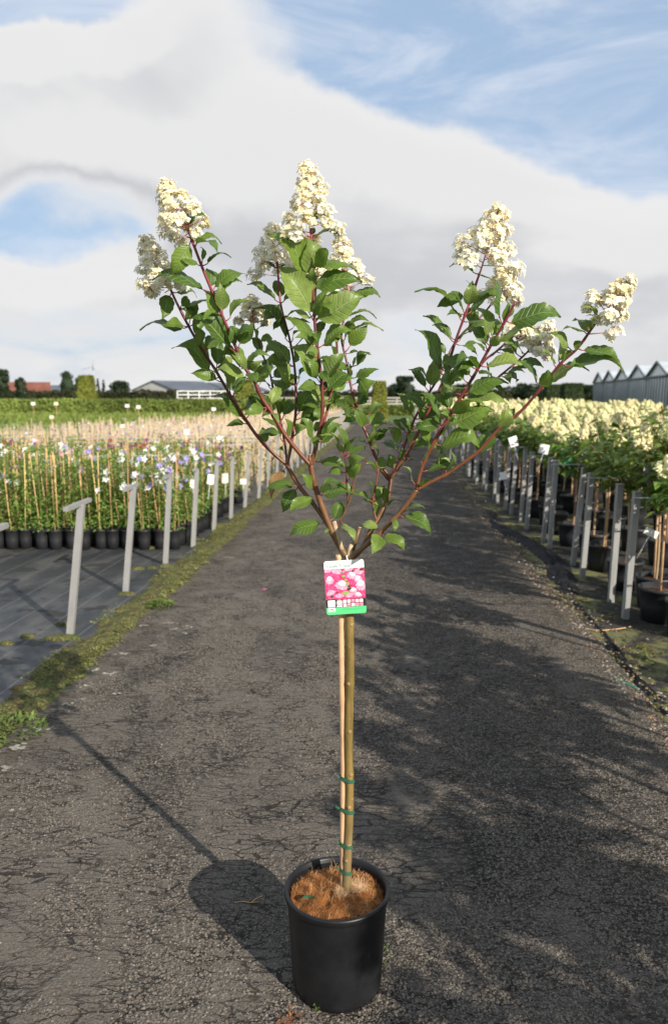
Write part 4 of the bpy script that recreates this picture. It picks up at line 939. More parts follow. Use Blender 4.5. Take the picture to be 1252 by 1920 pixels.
M['scar'] = mat('bud_scar', base=(0.26, 0.17, 0.075), rough=0.7, var=0.4, nscale=300)
for i, zn in enumerate(nodes):                 # pruned bud scars
    q = min(path, key=lambda p: abs(p.z - zn)); a = (-1.0, -1.9, -1.3, -1.2, -1.6, -1.25, -1.7)[i]; d = Vector((math.cos(a), math.sin(a), 0.1)).normalized(); b = MB()
    b.tube([q + d * 0.008, q + d * 0.0128, q + d * 0.0134], [0.0055, 0.0048, 0.003], 10); b.build('bud_scar', M['scar'], tr, OFF)
BR = {
 'A':  ([(653, 1048), (640, 1030), (624, 1000), (608, 962), (596, 928), (588, 900), (582, 872)], 0, -0.01, 10.5, 8.2, None),
 'B':  ([(616, 985), (600, 962), (584, 940), (560, 910), (538, 872)], 0.0, 0.045, 7.5, 7.0, 'A'),
 'A1': ([(582, 872), (560, 848), (532, 812), (510, 775), (490, 745), (477, 715), (460, 690), (444, 655), (428, 618), (410, 576), (378, 498), (350, 422)], -0.01, -0.10, 7.0, 3.8, 'A'),
 'A2': ([(582, 872), (590, 845), (597, 815), (604, 780), (604, 735), (601, 699), (596, 660), (591, 620), (586, 528), (583, 432)], -0.01, -0.03, 6.6, 3.9, 'A'),
 'B3': ([(538, 872), (510, 848), (484, 820), (460, 786), (434, 745), (406, 697), (376, 650), (354, 612), (326, 556), (312, 522)], 0.045, 0.0, 5.8, 3.4, 'B'),
 'B4': ([(538, 872), (545, 840), (550, 805), (554, 776), (555, 745), (552, 687), (542, 632), (526, 568), (520, 490)], 0.045, 0.12, 5.4, 3.2, 'B'),
 'B5': ([(538, 872), (534, 832), (524, 780), (514, 740), (506, 700), (492, 663), (476, 612)], 0.045, 0.20, 4.2, 2.8, 'B'),
 'L6': ([(606, 800), (612, 775), (620, 740), (629, 704), (632, 670), (628, 610), (615, 570), (600, 535)], -0.02, 0.17, 4.6, 3.2, 'A2'),
 'C':  ([(655, 1048), (670, 1038), (684, 1018), (694, 996), (711, 968), (722, 945), (728, 928), (732, 896)], 0.0, 0.045, 9.5, 6.6, None),
 'R0': ([(732, 896), (708, 864), (697, 840), (688, 816), (675, 785), (664, 752), (656, 715), (650, 680), (640, 632), (646, 590), (653, 545)], 0.045, 0.14, 5.4, 3.2, 'C'),
 'C1': ([(732, 896), (744, 880), (764, 846), (788, 803), (806, 765), (822, 733), (836, 698), (854, 638), (876, 578), (898, 514)], 0.045, 0.05, 6.0, 3.7, 'C'),
 'C5': ([(732, 896), (744, 866), (757, 837), (771, 799), (782, 775), (805, 735), (826, 700), (848, 650), (870, 622), (898, 597), (925, 565)], 0.045, 0.21, 4.8, 3.2, 'C'),
 'D':  ([(656, 1048), (672, 1034), (696, 1014), (720, 991), (747, 964), (766, 940), (781, 918)], -0.012, -0.05, 8.0, 7.0, None),
 'D2': ([(781, 918), (788, 884), (807, 840), (835, 792), (846, 773), (871, 732), (890, 701), (914, 658), (942, 610), (966, 566)], -0.05, -0.10, 6.2, 3.6, 'D'),
 'D3': ([(781, 918), (815, 900), (839, 888), (870, 866), (899, 844), (938, 801), (978, 769), (1018, 722), (1050, 682), (1082, 653), (1113, 610), (1133, 586)], -0.05, -0.13, 5.6, 3.4, 'D'),
 'R4': ([(858, 752), (874, 753), (890, 741), (910, 725), (930, 710), (946, 697), (978, 670), (1005, 642)], -0.07, 0.05, 4.0, 3.0, 'D2'),
 'R6': ([(900, 685), (912, 672), (926, 662), (950, 641), (968, 625)], -0.09, 0.07, 3.8, 3.2, 'D2'),
 'S1': ([(632, 1012), (634, 985), (645, 962), (656, 936), (664, 900), (673, 880), (684, 866)], 0.0, -0.02, 3.0, 2.2, 'A'),
 'S2': ([(652, 945), (650, 916), (649, 885), (647, 856)], -0.004, -0.05, 2.6, 2.0, 'S1'),
 'S3': ([(705, 975), (700, 955), (699, 936), (704, 910), (708, 884), (704, 866)], 0.02, 0.02, 3.6, 2.8, 'C'),
}
PIX = {}                                          # branch -> [(px, py, world)]
BOBJ = {}
CURV = {}
for nm, (pts, o0, o1, r0, r1, par) in BR.items():
    tot = sum(math.dist(pts[i], pts[i + 1]) for i in range(len(pts) - 1)); acc = 0; ws = []
    for i, (x, y) in enumerate(pts):
        if i: acc += math.dist(pts[i - 1], pts[i])
        ws.append(at(x, y, T0 + o0 + (o1 - o0) * acc / tot))
    path = smooth_path(ws, 5); n = len(path); sp = smooth_path([Vector((x, y, 0)) for x, y in pts], 5)
    PIX[nm] = [(sp[i].x, sp[i].y, path[i]) for i in range(n)]; CURV[nm] = path
    rr = []
    acc = 0
    for i, p in enumerate(path):
        if i: acc += (path[i] - path[i - 1]).length
        r = (r0 + (r1 - r0) * (i / (n - 1))) * 0.001 * 0.76
        ph = (acc / 0.072) % 1.0; ph = min(ph, 1 - ph)
        r *= 1 + 0.20 * math.exp(-(ph / 0.07) ** 2); rr.append(r)
    b = MB(); b.tube(path, rr, 12); BOBJ[nm] = b.build('branch', M['twig'], tree, OFF)
def stub(a, c, o, r, m, par):
    b = MB(); p, q = at(*a, T0 + o), at(*c, T0 + o); b.tube([p, p.lerp(q, 0.5), q], [r * 1.15, r, r], 12); o_ = b.build('cut_stub', m, tree, OFF)
    c2 = MB(); c2.tube([q, q + (q - p).normalized() * 0.0008], r * 0.92, 12); c2.build('cut_face', M['cutwood'], o_, OFF)
stub((661, 1032), (674, 989), -0.008, 0.0042, M['twig'], 'C'); stub((640, 1030), (626, 978), -0.004, 0.0055, M['cutwood'], 'A'); stub((582, 875), (580, 853), -0.012, 0.004, M['twig'], 'A'); stub((728, 900), (712, 880), 0.045, 0.003, M['twig'], 'C'); stub((652, 1046), (661, 1022), -0.004, 0.008, M['cutwood'], 'C')

# ---- leaves, traced: (base x, y, tip x, y, how far it faces the camera) in crops of the photograph
def reg(ox, oy, s, L): return [(ox + a * s, oy + b_ * s, ox + c * s, oy + d * s, *r) for a, b_, c, d, *r in L]
K = 240 / 1252.0
LEAVES = []
LEAVES += reg(240, 320, K, [(610, 715, 440, 985, .7), (655, 690, 885, 712, .35), (660, 700, 850, 800, .5), (725, 925, 975, 865, .4), (705, 925, 535, 888, .65), (735, 900, 712, 762, .5), (830, 1140, 1100, 1025, .45), (825, 1135, 772, 985, .65), (800, 1178, 315, 1092, .4), (430, 1165, 645, 1230, .3), (575, 520, 745, 455, .35), (572, 528, 527, 478, .6), (574, 525, 617, 463, .6), (565, 560, 550, 605, .6)])
LEAVES += reg(260, 520, K, [(488, 505, 70, 510, .35), (310, 140, 230, 380, .8), (400, 315, 700, 285, .35), (385, 290, 470, 225, .5), (495, 460, 690, 395, .5), (492, 455, 545, 258, .8), (480, 440, 425, 320, .6), (815, 400, 800, 92, .8), (835, 430, 1080, 265, .4), (815, 420, 655, 165, .45), (950, 735, 520, 460, .4), (615, 715, 560, 500, .8), (625, 715, 790, 620, .4), (968, 720, 1095, 470, .8), (958, 715, 890, 510, .7), (755, 945, 385, 718, .5), (762, 930, 780, 645, .85), (770, 930, 900, 810, .6), (1095, 1005, 810, 920, .4), (1070, 960, 950, 765, .6), (1120, 1015, 1240, 830, .5), (905, 1150, 840, 900, .8), (910, 1160, 1030, 995, .5), (700, 1020, 720, 900, .6)])
LEAVES += [(462, 792, 402, 748, .4), (437, 750, 484, 757, .3), (464, 784, 481, 756, .6), (490, 775, 520, 790, .4), (452, 690, 425, 668, .5)]
LEAVES += reg(460, 290, K, [(655, 1095, 1030, 1140, .5), (612, 1180, 615, 840, .6), (605, 1170, 275, 815, .5), (660, 1085, 782, 958, .5), (652, 822, 880, 800, .5), (660, 632, 802, 640, .2), (645, 820, 660, 740, .5), (310, 1110, 195, 1115, .2), (320, 1105, 415, 1098, .2)])
LEAVES += reg(470, 500, K, [(612, 520, 318, 50, .7), (600, 500, 375, 495, .4), (640, 515, 1065, 330, .6), (632, 500, 752, 260, .8), (605, 200, 600, 20, .6), (620, 205, 1030, 155, .65), (625, 195, 862, 90, .5), (283, 340, 250, 165, .8), (275, 345, 0, 205, .35), (295, 345, 462, 268, .5), (380, 765, 60, 465, .45), (330, 510, 235, 608, .6), (318, 505, 240, 400, .6), (320, 510, 380, 520, .4), (395, 755, 470, 640, .5), (645, 830, 375, 555, .5), (655, 800, 600, 640, .7), (655, 790, 950, 640, .5), (415, 1005, 180, 740, .45), (430, 980, 400, 810, .6), (690, 1150, 400, 830, .45), (418, 1180, 195, 935, .45), (690, 1150, 488, 1195, .5), (705, 1150, 900, 885, .6), (850, 870, 710, 785, .5), (850, 600, 650, 530, .5), (935, 830, 1110, 600, .75), (940, 640, 1250, 620, .3), (905, 610, 1120, 540, .5), (960, 480, 1195, 510, .4), (960, 260, 1228, 292, .35), (935, 440, 1080, 310, .4), (1040, 970, 1160, 868, .6), (1015, 1090, 1222, 1018, .5), (985, 1135, 930, 1000, .6), (990, 1140, 1150, 1150, .5), (935, 850, 1060, 850, .3), (110, 840, 222, 780, .6), (110, 890, 0, 720, .5), (45, 620, 150, 590, .5), (70, 740, 20, 620, .4), (80, 720, 195, 700, .5), (200, 1090, 352, 1055, .4), (190, 1070, 130, 940, .5), (215, 1190, 60, 1148, .4), (225, 1230, 400, 1165, .4), (20, 1080, 110, 930, .6), (965, 950, 830, 1010, .5), (925, 760, 790, 700, .5), (900, 640, 1000, 560, .5), (640, 700, 720, 560, .5), (650, 900, 720, 915, .3), (645, 890, 560, 850, .5), (905, 480, 800, 420, .5)])
LEAVES += reg(770, 480, K, [(665, 175, 412, 120, .35), (575, 375, 300, 490, .5), (508, 590, 100, 375, .35), (520, 540, 400, 400, .6), (605, 385, 830, 390, .5), (530, 590, 850, 430, .5), (885, 685, 715, 245, .5), (880, 680, 930, 460, .7), (415, 855, 152, 625, .55), (430, 840, 258, 712, .4), (320, 1140, 72, 778, .5), (310, 1170, 190, 1000, .8), (505, 610, 370, 588, .4), (560, 700, 640, 560, .6), (760, 790, 620, 540, .5), (790, 790, 840, 640, .5), (845, 830, 1222, 790, .35), (440, 865, 625, 965, .5), (640, 1080, 360, 1055, .75), (650, 1085, 450, 1072, .4), (740, 910, 690, 755, .7), (745, 905, 842, 815, .5), (670, 1090, 1072, 1095, .5), (660, 1095, 772, 1180, .6), (560, 1240, 320, 1070, .5), (1045, 1030, 868, 930, .5), (1230, 1245, 1060, 1050, .5), (1100, 970, 985, 880, .4), (545, 545, 600, 280, .5), (560, 380, 545, 255, .5), (590, 340, 605, 280, .4), (760, 880, 580, 740, .6), (920, 1130, 1010, 1230, .6), (880, 1160, 960, 1240, .5), (830, 920, 960, 1010, .5)])
LEAVES += [(955, 607, 1039, 596, .45)]
LEAVES += reg(970, 500, K, [(215, 1180, 640, 1050, .4), (200, 1170, 290, 1040, .5), (395, 975, 240, 862, .5), (395, 960, 400, 795, .6), (410, 960, 548, 845, .3), (440, 975, 962, 1022, .3), (555, 830, 320, 672, .4), (590, 800, 940, 945, .4), (550, 835, 602, 738, .4), (705, 640, 463, 625, .4), (710, 620, 700, 520, .5), (800, 500, 640, 418, .3), (812, 505, 872, 440, .4), (802, 515, 680, 490, .3), (700, 640, 560, 540, .4)])
LEAVES += reg(720, 680, K, [(430, 290, 260, 100, .5), (440, 280, 480, 0, .7), (560, 230, 590, 20, .6), (740, 330, 490, 190, .4), (770, 330, 1155, 222, .4), (520, 360, 665, 240, .5), (815, 385, 1155, 392, .4), (660, 500, 590, 320, .5), (610, 610, 1018, 500, .5), (590, 600, 350, 330, .5), (310, 550, 140, 335, .5), (330, 560, 520, 420, .7), (590, 610, 460, 540, .8), (480, 810, 885, 845, .45, .38), (440, 840, 345, 585, .6), (190, 830, 50, 650, .6), (240, 690, 70, 590, .5), (350, 1010, 405, 780, .6), (350, 1060, 662, 1040, .4), (580, 1100, 640, 890, .6), (575, 1100, 560, 880, .7), (865, 890, 1040, 720, .6), (1100, 700, 1205, 455, .8), (1110, 690, 1250, 480, .5), (300, 1200, 200, 1030, .4), (320, 1230, 460, 1160, .4), (110, 1080, 40, 920, .6), (110, 1080, 20, 980, .5), (140, 1000, 200, 860, .5), (150, 870, 0, 800, .4), (500, 720, 700, 620, .4), (640, 560, 560, 500, .5), (450, 850, 560, 860, .5), (300, 870, 260, 700, .5), (240, 950, 300, 960, .5)])
LEAVES += reg(480, 720, K, [(110, 605, 65, 445, .85), (145, 250, 200, 60, .6), (125, 285, 0, 130, .4), (242, 340, 200, 170, .7), (250, 345, 350, 190, .5), (395, 320, 585, 78, .5), (270, 570, 90, 365, .5), (345, 560, 290, 360, .7), (370, 510, 490, 430, .5), (595, 590, 430, 360, .5), (620, 580, 812, 420, .4), (625, 570, 800, 358, .35), (655, 210, 740, 130, .5), (645, 200, 560, 20, .6), (690, 210, 822, 130, .4), (985, 240, 830, 140, .3), (990, 235, 1110, 60, .6), (985, 220, 1010, 0, .6), (1060, 460, 960, 260, .8), (1095, 400, 1230, 340, .4), (1100, 310, 1222, 210, .5), (1090, 580, 1000, 560, .3), (1130, 600, 1150, 440, .6), (1150, 620, 1250, 500, .5), (570, 760, 850, 805, .5), (600, 760, 660, 770, .3), (870, 700, 660, 520, .4), (875, 690, 790, 450, .5), (870, 700, 800, 590, .5), (885, 700, 1010, 545, .4), (880, 715, 1046, 660, .4), (880, 860, 730, 875, .5), (885, 860, 1052, 740, .5), (890, 950, 1012, 790, .7), (885, 965, 680, 1010, .3), (1060, 765, 1130, 690, .5), (610, 1100, 940, 1095, .5), (610, 1100, 700, 980, .5), (920, 1060, 1010, 1032, .4), (590, 1095, 362, 1248, .55), (420, 1000, 140, 1032, .4), (415, 1005, 280, 1222, .6), (455, 980, 560, 985, .4), (570, 1060, 450, 895, .6), (1170, 850, 1088, 780, .4), (1175, 850, 1245, 750, .4), (1150, 1150, 990, 1090, .4), (1155, 1130, 1100, 975, .5), (1160, 1120, 1242, 1010, .5), (1150, 1160, 1060, 1132, .3), (1160, 1170, 1255, 1112, .4), (1150, 1180, 1172, 1245, .5), (1200, 700, 1130, 620, .5), (1160, 560, 1210, 450, .6), (150, 760, 100, 765, .3), (290, 700, 215, 650, .4)])
LEAVES += reg(400, 680, 500 / 1252.0, [(522, 742, 380, 810, .4), (560, 738, 602, 662, .6), (600, 748, 655, 826, .5), (775, 785, 702, 770, .3), (790, 795, 750, 886, .6), (795, 795, 882, 870, .4), (875, 715, 1000, 802, .45), (880, 700, 982, 690, .3), (765, 760, 795, 680, .5), (855, 725, 848, 785, .5), (800, 690, 860, 650, .4), (805, 660, 780, 590, .6), (545, 775, 525, 800, .5), (790, 690, 740, 640, .4)])
DRY = (537, 875, 506, 933)
ALLP = [(x, y, w, nm) for nm, L in PIX.items() for x, y, w in L]
UP = Vector((0, 0, 1))
def blade(b, P, Tt, N, wr, arch, cup, seed):
    ax = Tt - P; L = ax.length; a = ax.normalized(); s = a.cross(N).normalized(); n = s.cross(a).normalized()
    nu, nv = 14, 4; vs = []; uvs = []; fs = []; W = L * wr
    for i in range(nu + 1):
        t = i / nu
        w = W * (math.sin(math.pi * min(1.0, t ** 0.78)) ** 0.85) * (1 - 0.22 * t) if 0 < t < 1 else 0.0004
        if t > 0.8: w *= 1 - 0.35 * (t - 0.8) / 0.2
        # high point of the bow lies beyond the middle: blades droop at the tip
        bow = arch * L * (math.sin(math.pi * t) - 0.16 * math.sin(2 * math.pi * t))
        c = P + a * (L * t) + n * bow + s * (0.03 * L * math.sin(t * 5 + seed))
        for j in range(-nv, nv + 1):
            q = j / nv; rip = 0.016 * L * math.sin((t - 0.17 * abs(q)) * 9 * 2 * math.pi) * abs(q) * (1 if 0.06 < t < 0.9 else 0.3)
            und = 0.05 * L * math.sin(t * 7 + seed * 3 + (1 if q > 0 else 0)) * q * q
            vs.append(c + s * (w * q * (1 + 0.05 * math.sin(t * 60 + j))) + n * (cup * w * (abs(q) ** 1.3) + rip + und)); uvs.append((t, q))
    m = 2 * nv + 1
    for i in range(nu):
        for j in range(m - 1): k = i * m + j; fs.append((k, k + 1, k + m + 1, k + m))
    b.add(vs, fs, uvs); return n
def leaf(bx, by, tx, ty, face=0.5, arch=None, m='leaf', wr=None, nm=None):
    best = min(ALLP, key=lambda q: (q[0] - bx) ** 2 + (q[1] - by) ** 2); w0 = best[2]; br = best[3]
    l = math.dist((bx, by), (tx, ty)) * DL; want = R.uniform(0.078, 0.098); extra = 0.0
    if l < want: extra = math.sqrt(want * want - l * l) * (0.25 + 0.6 * R.random()) * min(1, l / 0.045)
    sgn = -1 if R.random() < 0.62 else 1
    Tt = at(tx, ty, w0.y + sgn * extra)
    B0 = at(bx, by, w0.y + sgn * extra * 0.10) if math.dist((bx, by), best[:2]) > 4 else w0
    dd = Tt - B0; pet = min(0.016, dd.length * 0.2) if (B0 - w0).length < 0.008 else 0.004
    P = B0 + dd.normalized() * pet + Vector((0, 0, 0.10 * pet))
    N = (UP * (1 - face) + Vector((0.30, -1.0, 0.15)) * face + rv(0.28)).normalized()
    if abs(N.dot(dd.normalized())) > 0.92: N = (N + Vector((0.8, 0, 0.3))).normalized()
    b = MB(); b.cur = 1
    seed = R.uniform(0, 6); ar = arch if arch is not None else R.uniform(0.13, 0.27) * (1.25 - face * 0.6)
    # petiole starts a little inside the stem
    b.tube([w0, w0.lerp(P, 0.55) + Vector((0, 0, -0.0015)), P + dd * 0.02], [0.0017, 0.0013, 0.0011], 6)
    b.cur = 0
    blade(b, P, Tt, N, wr or R.uniform(0.265, 0.345), ar, R.uniform(-0.15, 0.45), seed)
    o = b.build('leaf', [M[m], M['petiole']], BOBJ[br], OFF); return o
for L in LEAVES:
    bx, by, tx, ty, fc = L[:5]; ar = L[5] if len(L) > 5 else None
    leaf(bx, by, tx + (tx - bx) * 0.15, ty + (ty - by) * 0.15, fc, ar, 'leaf_light' if R.random() < 0.26 else 'leaf')
o = leaf(*DRY, 0.35, 0.26, 'leaf_dry', 0.20); o['label'] = 'dry curled brown leaf'
# the leaves on the far side of the stems
FAR = 0
for nm in ('B4', 'B5', 'L6', 'R0', 'C5', 'C1', 'D2', 'A2', 'R4', 'B3', 'A1'):
    L = PIX[nm]; n = len(L); kk = 0
    for i in range(int(n * 0.25), int(n * 0.88), 3):
        x, y, w = L[i]; a = R.uniform(0, 6.28); ln = R.uniform(48, 74); kk += 1
        if FAR > 105: break
        FAR += 1; leaf(x, y, x + ln * math.cos(a) * 0.85, y - 8 + ln * 0.55 * math.sin(a), R.uniform(0.3, 0.7), None, 'leaf')

# ---- flower cones
def floret(b, c, n, r, yellow):
    n = n.normalized(); t = n.orthogonal().normalized(); s = n.cross(t); a0 = R.uniform(0, 1.57); b.cur = 1 if yellow else 0
    for k in range(4):
        a = a0 + 1.5708 * k; d = t * math.cos(a) + s * math.sin(a); e = n.cross(d); q = r * R.uniform(0.85, 1.1); lf = R.uniform(0.0, 0.35)
        b.add([c, c + d * q * 0.55 + e * q * 0.46 + n * q * (lf * 0.5 + .05), c + d * q + n * q * lf, c + d * q * 0.55 - e * q * 0.46 + n * q * (lf * 0.5 + .05)], [(0, 1, 2), (0, 2, 3)])
def bud(b, c, r):
    b.cur = 1; vs = [c + Vector(d) * r for d in ((1, 0, 0), (0, 1, 0), (-1, 0, 0), (0, -1, 0), (0, 0, 1), (0, 0, -1))]
    b.add(vs, [(0, 1, 4), (1, 2, 4), (2, 3, 4), (3, 0, 4), (1, 0, 5), (2, 1, 5), (3, 2, 5), (0, 3, 5)])
def panicle(base, top, hw, br, loose=0.0, yel=0.35, dens=1.0, dy=0.0, skirt=0.08):
    nb = CURV[br][-1]; Y = nb.y + dy; A0 = at(*base, Y); A1 = at(*top, Y + R.uniform(-0.02, 0.02)); ax = A1 - A0; L = ax.length; a = ax.normalized(); Rr = hw * DL
    e = obj('flower_cone', None, tree) if False else None
    st = MB(); st.tube(smooth_path([nb, A0.lerp(nb, 0.3), A0 + a * L * 0.4, A1 - a * L * 0.05], 4), [0.0030 * (1 - 0.85 * i / 12) for i in range(13)], 7)
    fb = MB(); s0 = a.orthogonal().normalized(); s1 = a.cross(s0); ga = R.uniform(0, 6.28); ns = int(15 + 9 * L / 0.13)
    for k in range(ns):
        h = (k + 0.5) / ns; h = h ** 0.95; ga += 2.39996 + R.uniform(-.25, .25)
        prof = Rr * (1 - h) ** 0.72 * (0.80 + 0.2 * math.sin(math.pi * min(1, h * 2.4 + 0.2))) + 0.004
        d = (s0 * math.cos(ga) + s1 * math.sin(ga)); rise = 0.22 + 0.55 * h
        q = prof * R.uniform(0.80, 1.10); p0 = A0 + a * (L * (h * 0.95 - skirt * (1 - h))); p1 = p0 + (d * q + a * q * rise * 0.6)
        st.tube([p0, p0.lerp(p1, 0.5) + a * 0.002, p1], [0.0012, 0.0009, 0.0006], 5)
        cl = max(0.010, Rr * 0.36 * (1 - 0.45 * h)); n = int((30 if h < 0.75 else 24) * dens * (0.55 + cl / 0.022))
        for _ in range(n):
            v = rv().normalized(); f = R.uniform(0.25, 1.0) ** 0.6; c = p1 + Vector((v.x, v.y, v.z * 0.8)) * cl * f - d * cl * 0.15
            nn = v * 0.8 + d * 0.6 + a * 0.5 + Vector((0.1, -0.25, 0.25))
            if R.random() < 0.25: st.tube([p1, c], 0.00035, 4, False)
            g_ = R.random()
            if g_ < 0.40 + 0.42 * h: 
                if R.random() < 0.5: bud(fb, c, R.uniform(0.0016, 0.0030))
                else: floret(fb, c, nn, R.uniform(0.0045, 0.0075), R.random() < yel + 0.35 * h)
            else: floret(fb, c, nn, R.uniform(0.0072, 0.0115) * (1 - 0.25 * h), R.random() < yel * 0.7 + 0.25 * h)
    f = fb.build('flower_cone', [M['petal'], M['petal_yellow']], tree, OFF, smooth=False); s_ = st.build('flower_stalk', M['rachis'], f, OFF)
    return f
panicle((351, 432), (306, 340), 44, 'A1', yel=.55); panicle((306, 540), (271, 442), 44, 'B3', yel=.3, skirt=.12)
panicle((583, 447), (577, 300), 52, 'A2', yel=.5, dens=.85); panicle((519, 508), (511, 420), 52, 'B4', yel=.25, skirt=.2)
panicle((652, 535), (636, 440), 44, 'R0', yel=.2, skirt=.2); panicle((602, 535), (592, 480), 40, 'L6', yel=.2, skirt=.15)
panicle((475, 603), (470, 556), 29, 'B5', yel=.45); panicle((904, 497), (937, 384), 58, 'C1', yel=.35, dens=1.1)
panicle((940, 560), (948, 492), 40, 'C5', yel=.25, dens=1.1, dy=-0.08, skirt=.15); panicle((1128, 592), (1187, 517), 36, 'D3', yel=.45)
panicle((972, 640), (992, 588), 36, 'R6', yel=.25, skirt=.2); panicle((1006, 655), (1034, 602), 30, 'R4', yel=.3, skirt=.2)
def side_cluster(frm, to, hw, br):
    nb = min(CURV[br], key=lambda p: (p - at(*frm, p.y)).length); c0 = at(*to, nb.y - 0.01); st = MB(); st.tube([nb, nb.lerp(c0, .6) + Vector((0, 0, .002)), c0], [.0014, .0011, .0008], 5); fb = MB()
    for _ in range(34):
        v = rv().normalized(); c = c0 + v * hw * DL * R.uniform(.3, 1); st.tube([c0, c], .0004, 4, False); floret(fb, c, v + Vector((0, -.3, .3)), R.uniform(.005, .0095), R.random() < .4)
    f = fb.build('flower_cluster', [M['petal'], M['petal_yellow']], tree, OFF, smooth=False); st.build('flower_stalk', M['rachis'], f, OFF)
side_cluster((1109, 626), (1150, 625), 15, 'D3'); side_cluster((1120, 603), (1118, 600), 9, 'D3'); side_cluster((358, 452), (325, 440), 13, 'A1'); side_cluster((356, 446), (365, 436), 11, 'A1'); side_cluster((318, 543), (285, 543), 14, 'B3'); side_cluster((585, 448), (556, 430), 16, 'A2'); side_cluster((584, 447), (628, 428), 14, 'A2')

# ------------------------------------------------------------------ cane, ties, label, small things round the pot
cpx = [(646, 1652), (645, 1560), (646, 1460), (645, 1360), (643, 1260), (642, 1160), (641, 1100), (637, 1040)]
cp = [at(x, y, T0 + (0.012 if i > 5 else -0.004 + 0.014 * (1 if i < 1 else 0))) for i, (x, y) in enumerate(cpx)]
cp = [Vector((p.x - 0.0035, T0 + 0.004, at(x, y, T0 + 0.004).z)) for p, (x, y) in zip(cp, cpx)]; cp[0].z = 0.24
path = smooth_path(cp, 8); rad = [0.0078 + (0.0012 * max(math.exp(-((p.z - z) / 0.004) ** 2) for z in (0.47, 0.78, 1.04))) for p in path]
ce = empty('bamboo_cane', cp[0], 'pale bamboo cane tied alongside the hydrangea trunk', 'cane'); b = MB(); b.tube(path, rad, 14); b.build('cane', M['cane'], ce, cp[0])
tps = smooth_path([at(x, y, T0) for x, y in trunk_px], 7)
for i, (py, tail) in enumerate(((1461, 4), (1519, 9), (1584, 3), (1633, 8))):
    z = at(652, py, T0).z; tq = min(tps, key=lambda p: abs(p.z - z)); cq = min(path, key=lambda p: abs(p.z - z)); b = MB(); n = 40; vs = []; fs = []
    d = Vector((cq.x - tq.x, cq.y - tq.y, 0)); L = d.length; d.normalize(); s = Vector((-d.y, d.x, 0)); r1, r2 = 0.0138, 0.0098
    ring = []
    for k in range(n):
        a = 6.28318 * k / n; v = d * math.cos(a) + s * math.sin(a); ring.append(tq + v * r1 if math.cos(a) < 0.15 else tq + d * L + v * r2)
    for k, p in enumerate(ring):
        tilt = (p - tq).dot(Vector((-1, 0, 0))) * 0.22
        zz = z + tilt
        for hh in (-0.0052, 0.0052): vs.append((p.x, p.y, zz + hh))
    fs = [(2 * k, 2 * ((k + 1) % n), 2 * ((k + 1) % n) + 1, 2 * k + 1) for k in range(n)]
    b.add(vs, fs); org = Vector((tq.x, tq.y, z)); e = empty('plant_tie', org, ('green plastic tie round trunk and cane, topmost of four', 'green plastic tie with long tail, second from the top', 'green plastic tie with flat tail just above lowest tie', 'lowest green plastic tie with curled tail above the coir mat')[i], 'plant tie', 'green ties on the trunk')
    b.build('band', M['tie'], e, org)
    t0 = tq + d * (L + r2) + Vector((0, -0.006, 0.003)); t0.z = z + 0.006
    b = MB(); pth = smooth_path([t0 + Vector((0.004, 0.0, -0.001)), t0 + Vector((-0.003, -0.004, 0.002)), t0 + Vector((-0.003 - 0.0008 * tail, -0.004, 0.004 + 0.0004 * tail))], 4); vs = []
    for p in pth: vs += [p + Vector((0, 0, -.003)), p + Vector((0, 0, .003))]
    b.add(vs, [(2 * k, 2 * k + 2, 2 * k + 3, 2 * k + 1) for k in range(len(pth) - 1)]); b.build('tail', M['tie'], e, org)
# loose tie lying on the mat
b = MB(); c = at(575, 1683, PY - 0.055); vs = []; n = 16; z0 = 0.258; c = gnd(577, 1688, z0)
for k in range(n + 1):
    a = math.radians(200 - 190 * k / n); p = Vector((c.x + 0.017 * math.cos(a) + 0.003, c.y + 0.010 * math.sin(a), z0 + 0.005 * math.sin(math.pi * k / n)))
    vs += [p + Vector((0, 0, -.0045)), p + Vector((0, -0.002, .0045))]
b.add(vs, [(2 * k, 2 * k + 2, 2 * k + 3, 2 * k + 1) for k in range(n)]); org = Vector((c.x, c.y, z0)); o = b.build('loose_tie', M['tie'], None, org); o.location = org; tag(o, 'loose curved green tie lying on the coir mat', 'plant tie')

# the printed label
LW, LH = 0.0965, 0.1315
lc = at(647, 1101, T0 - 0.030); lab = empty('plant_label', lc, 'pink and white picture label with green foot hung before the trunk', 'plant label'); lab.rotation_euler = (math.radians(-4), math.radians(-3.2), math.radians(2))
def rrect(w, h, r, n=6):
    out = []
    for cx, cy, a0 in ((w / 2 - r, h / 2 - r, 0), (-w / 2 + r, h / 2 - r, 90), (-w / 2 + r, -h / 2 + r, 180), (w / 2 - r, -h / 2 + r, 270)):
        for k in range(n + 1): a = math.radians(a0 + 90 * k / n); out.append((cx + r * math.cos(a), cy + r * math.sin(a)))
    return out
def plate(name, poly, y, m, parent, th=0.0008):
    b = MB(); n = len(poly); b.add([(x, y, z) for x, z in poly] + [(x, y + th, z) for x, z in poly], [tuple(range(n)), tuple(range(2 * n - 1, n - 1, -1))] + [(k, n + k, n + (k + 1) % n, (k + 1) % n) for k in range(n)])
    return b.build(name, m, parent, smooth=False)
def rect(x0, z0, x1, z1): return [(x1, z1), (x0, z1), (x0, z0), (x1, z0)]
def flat(name, poly, y, m, parent):
    b = MB(); b.add([(x, y, z) for x, z in poly], [tuple(range(len(poly)))]); return b.build(name, m, parent, smooth=False)
gloss = lambda nm, c: mat(nm, base=c, rough=0.32, spec=0.5)
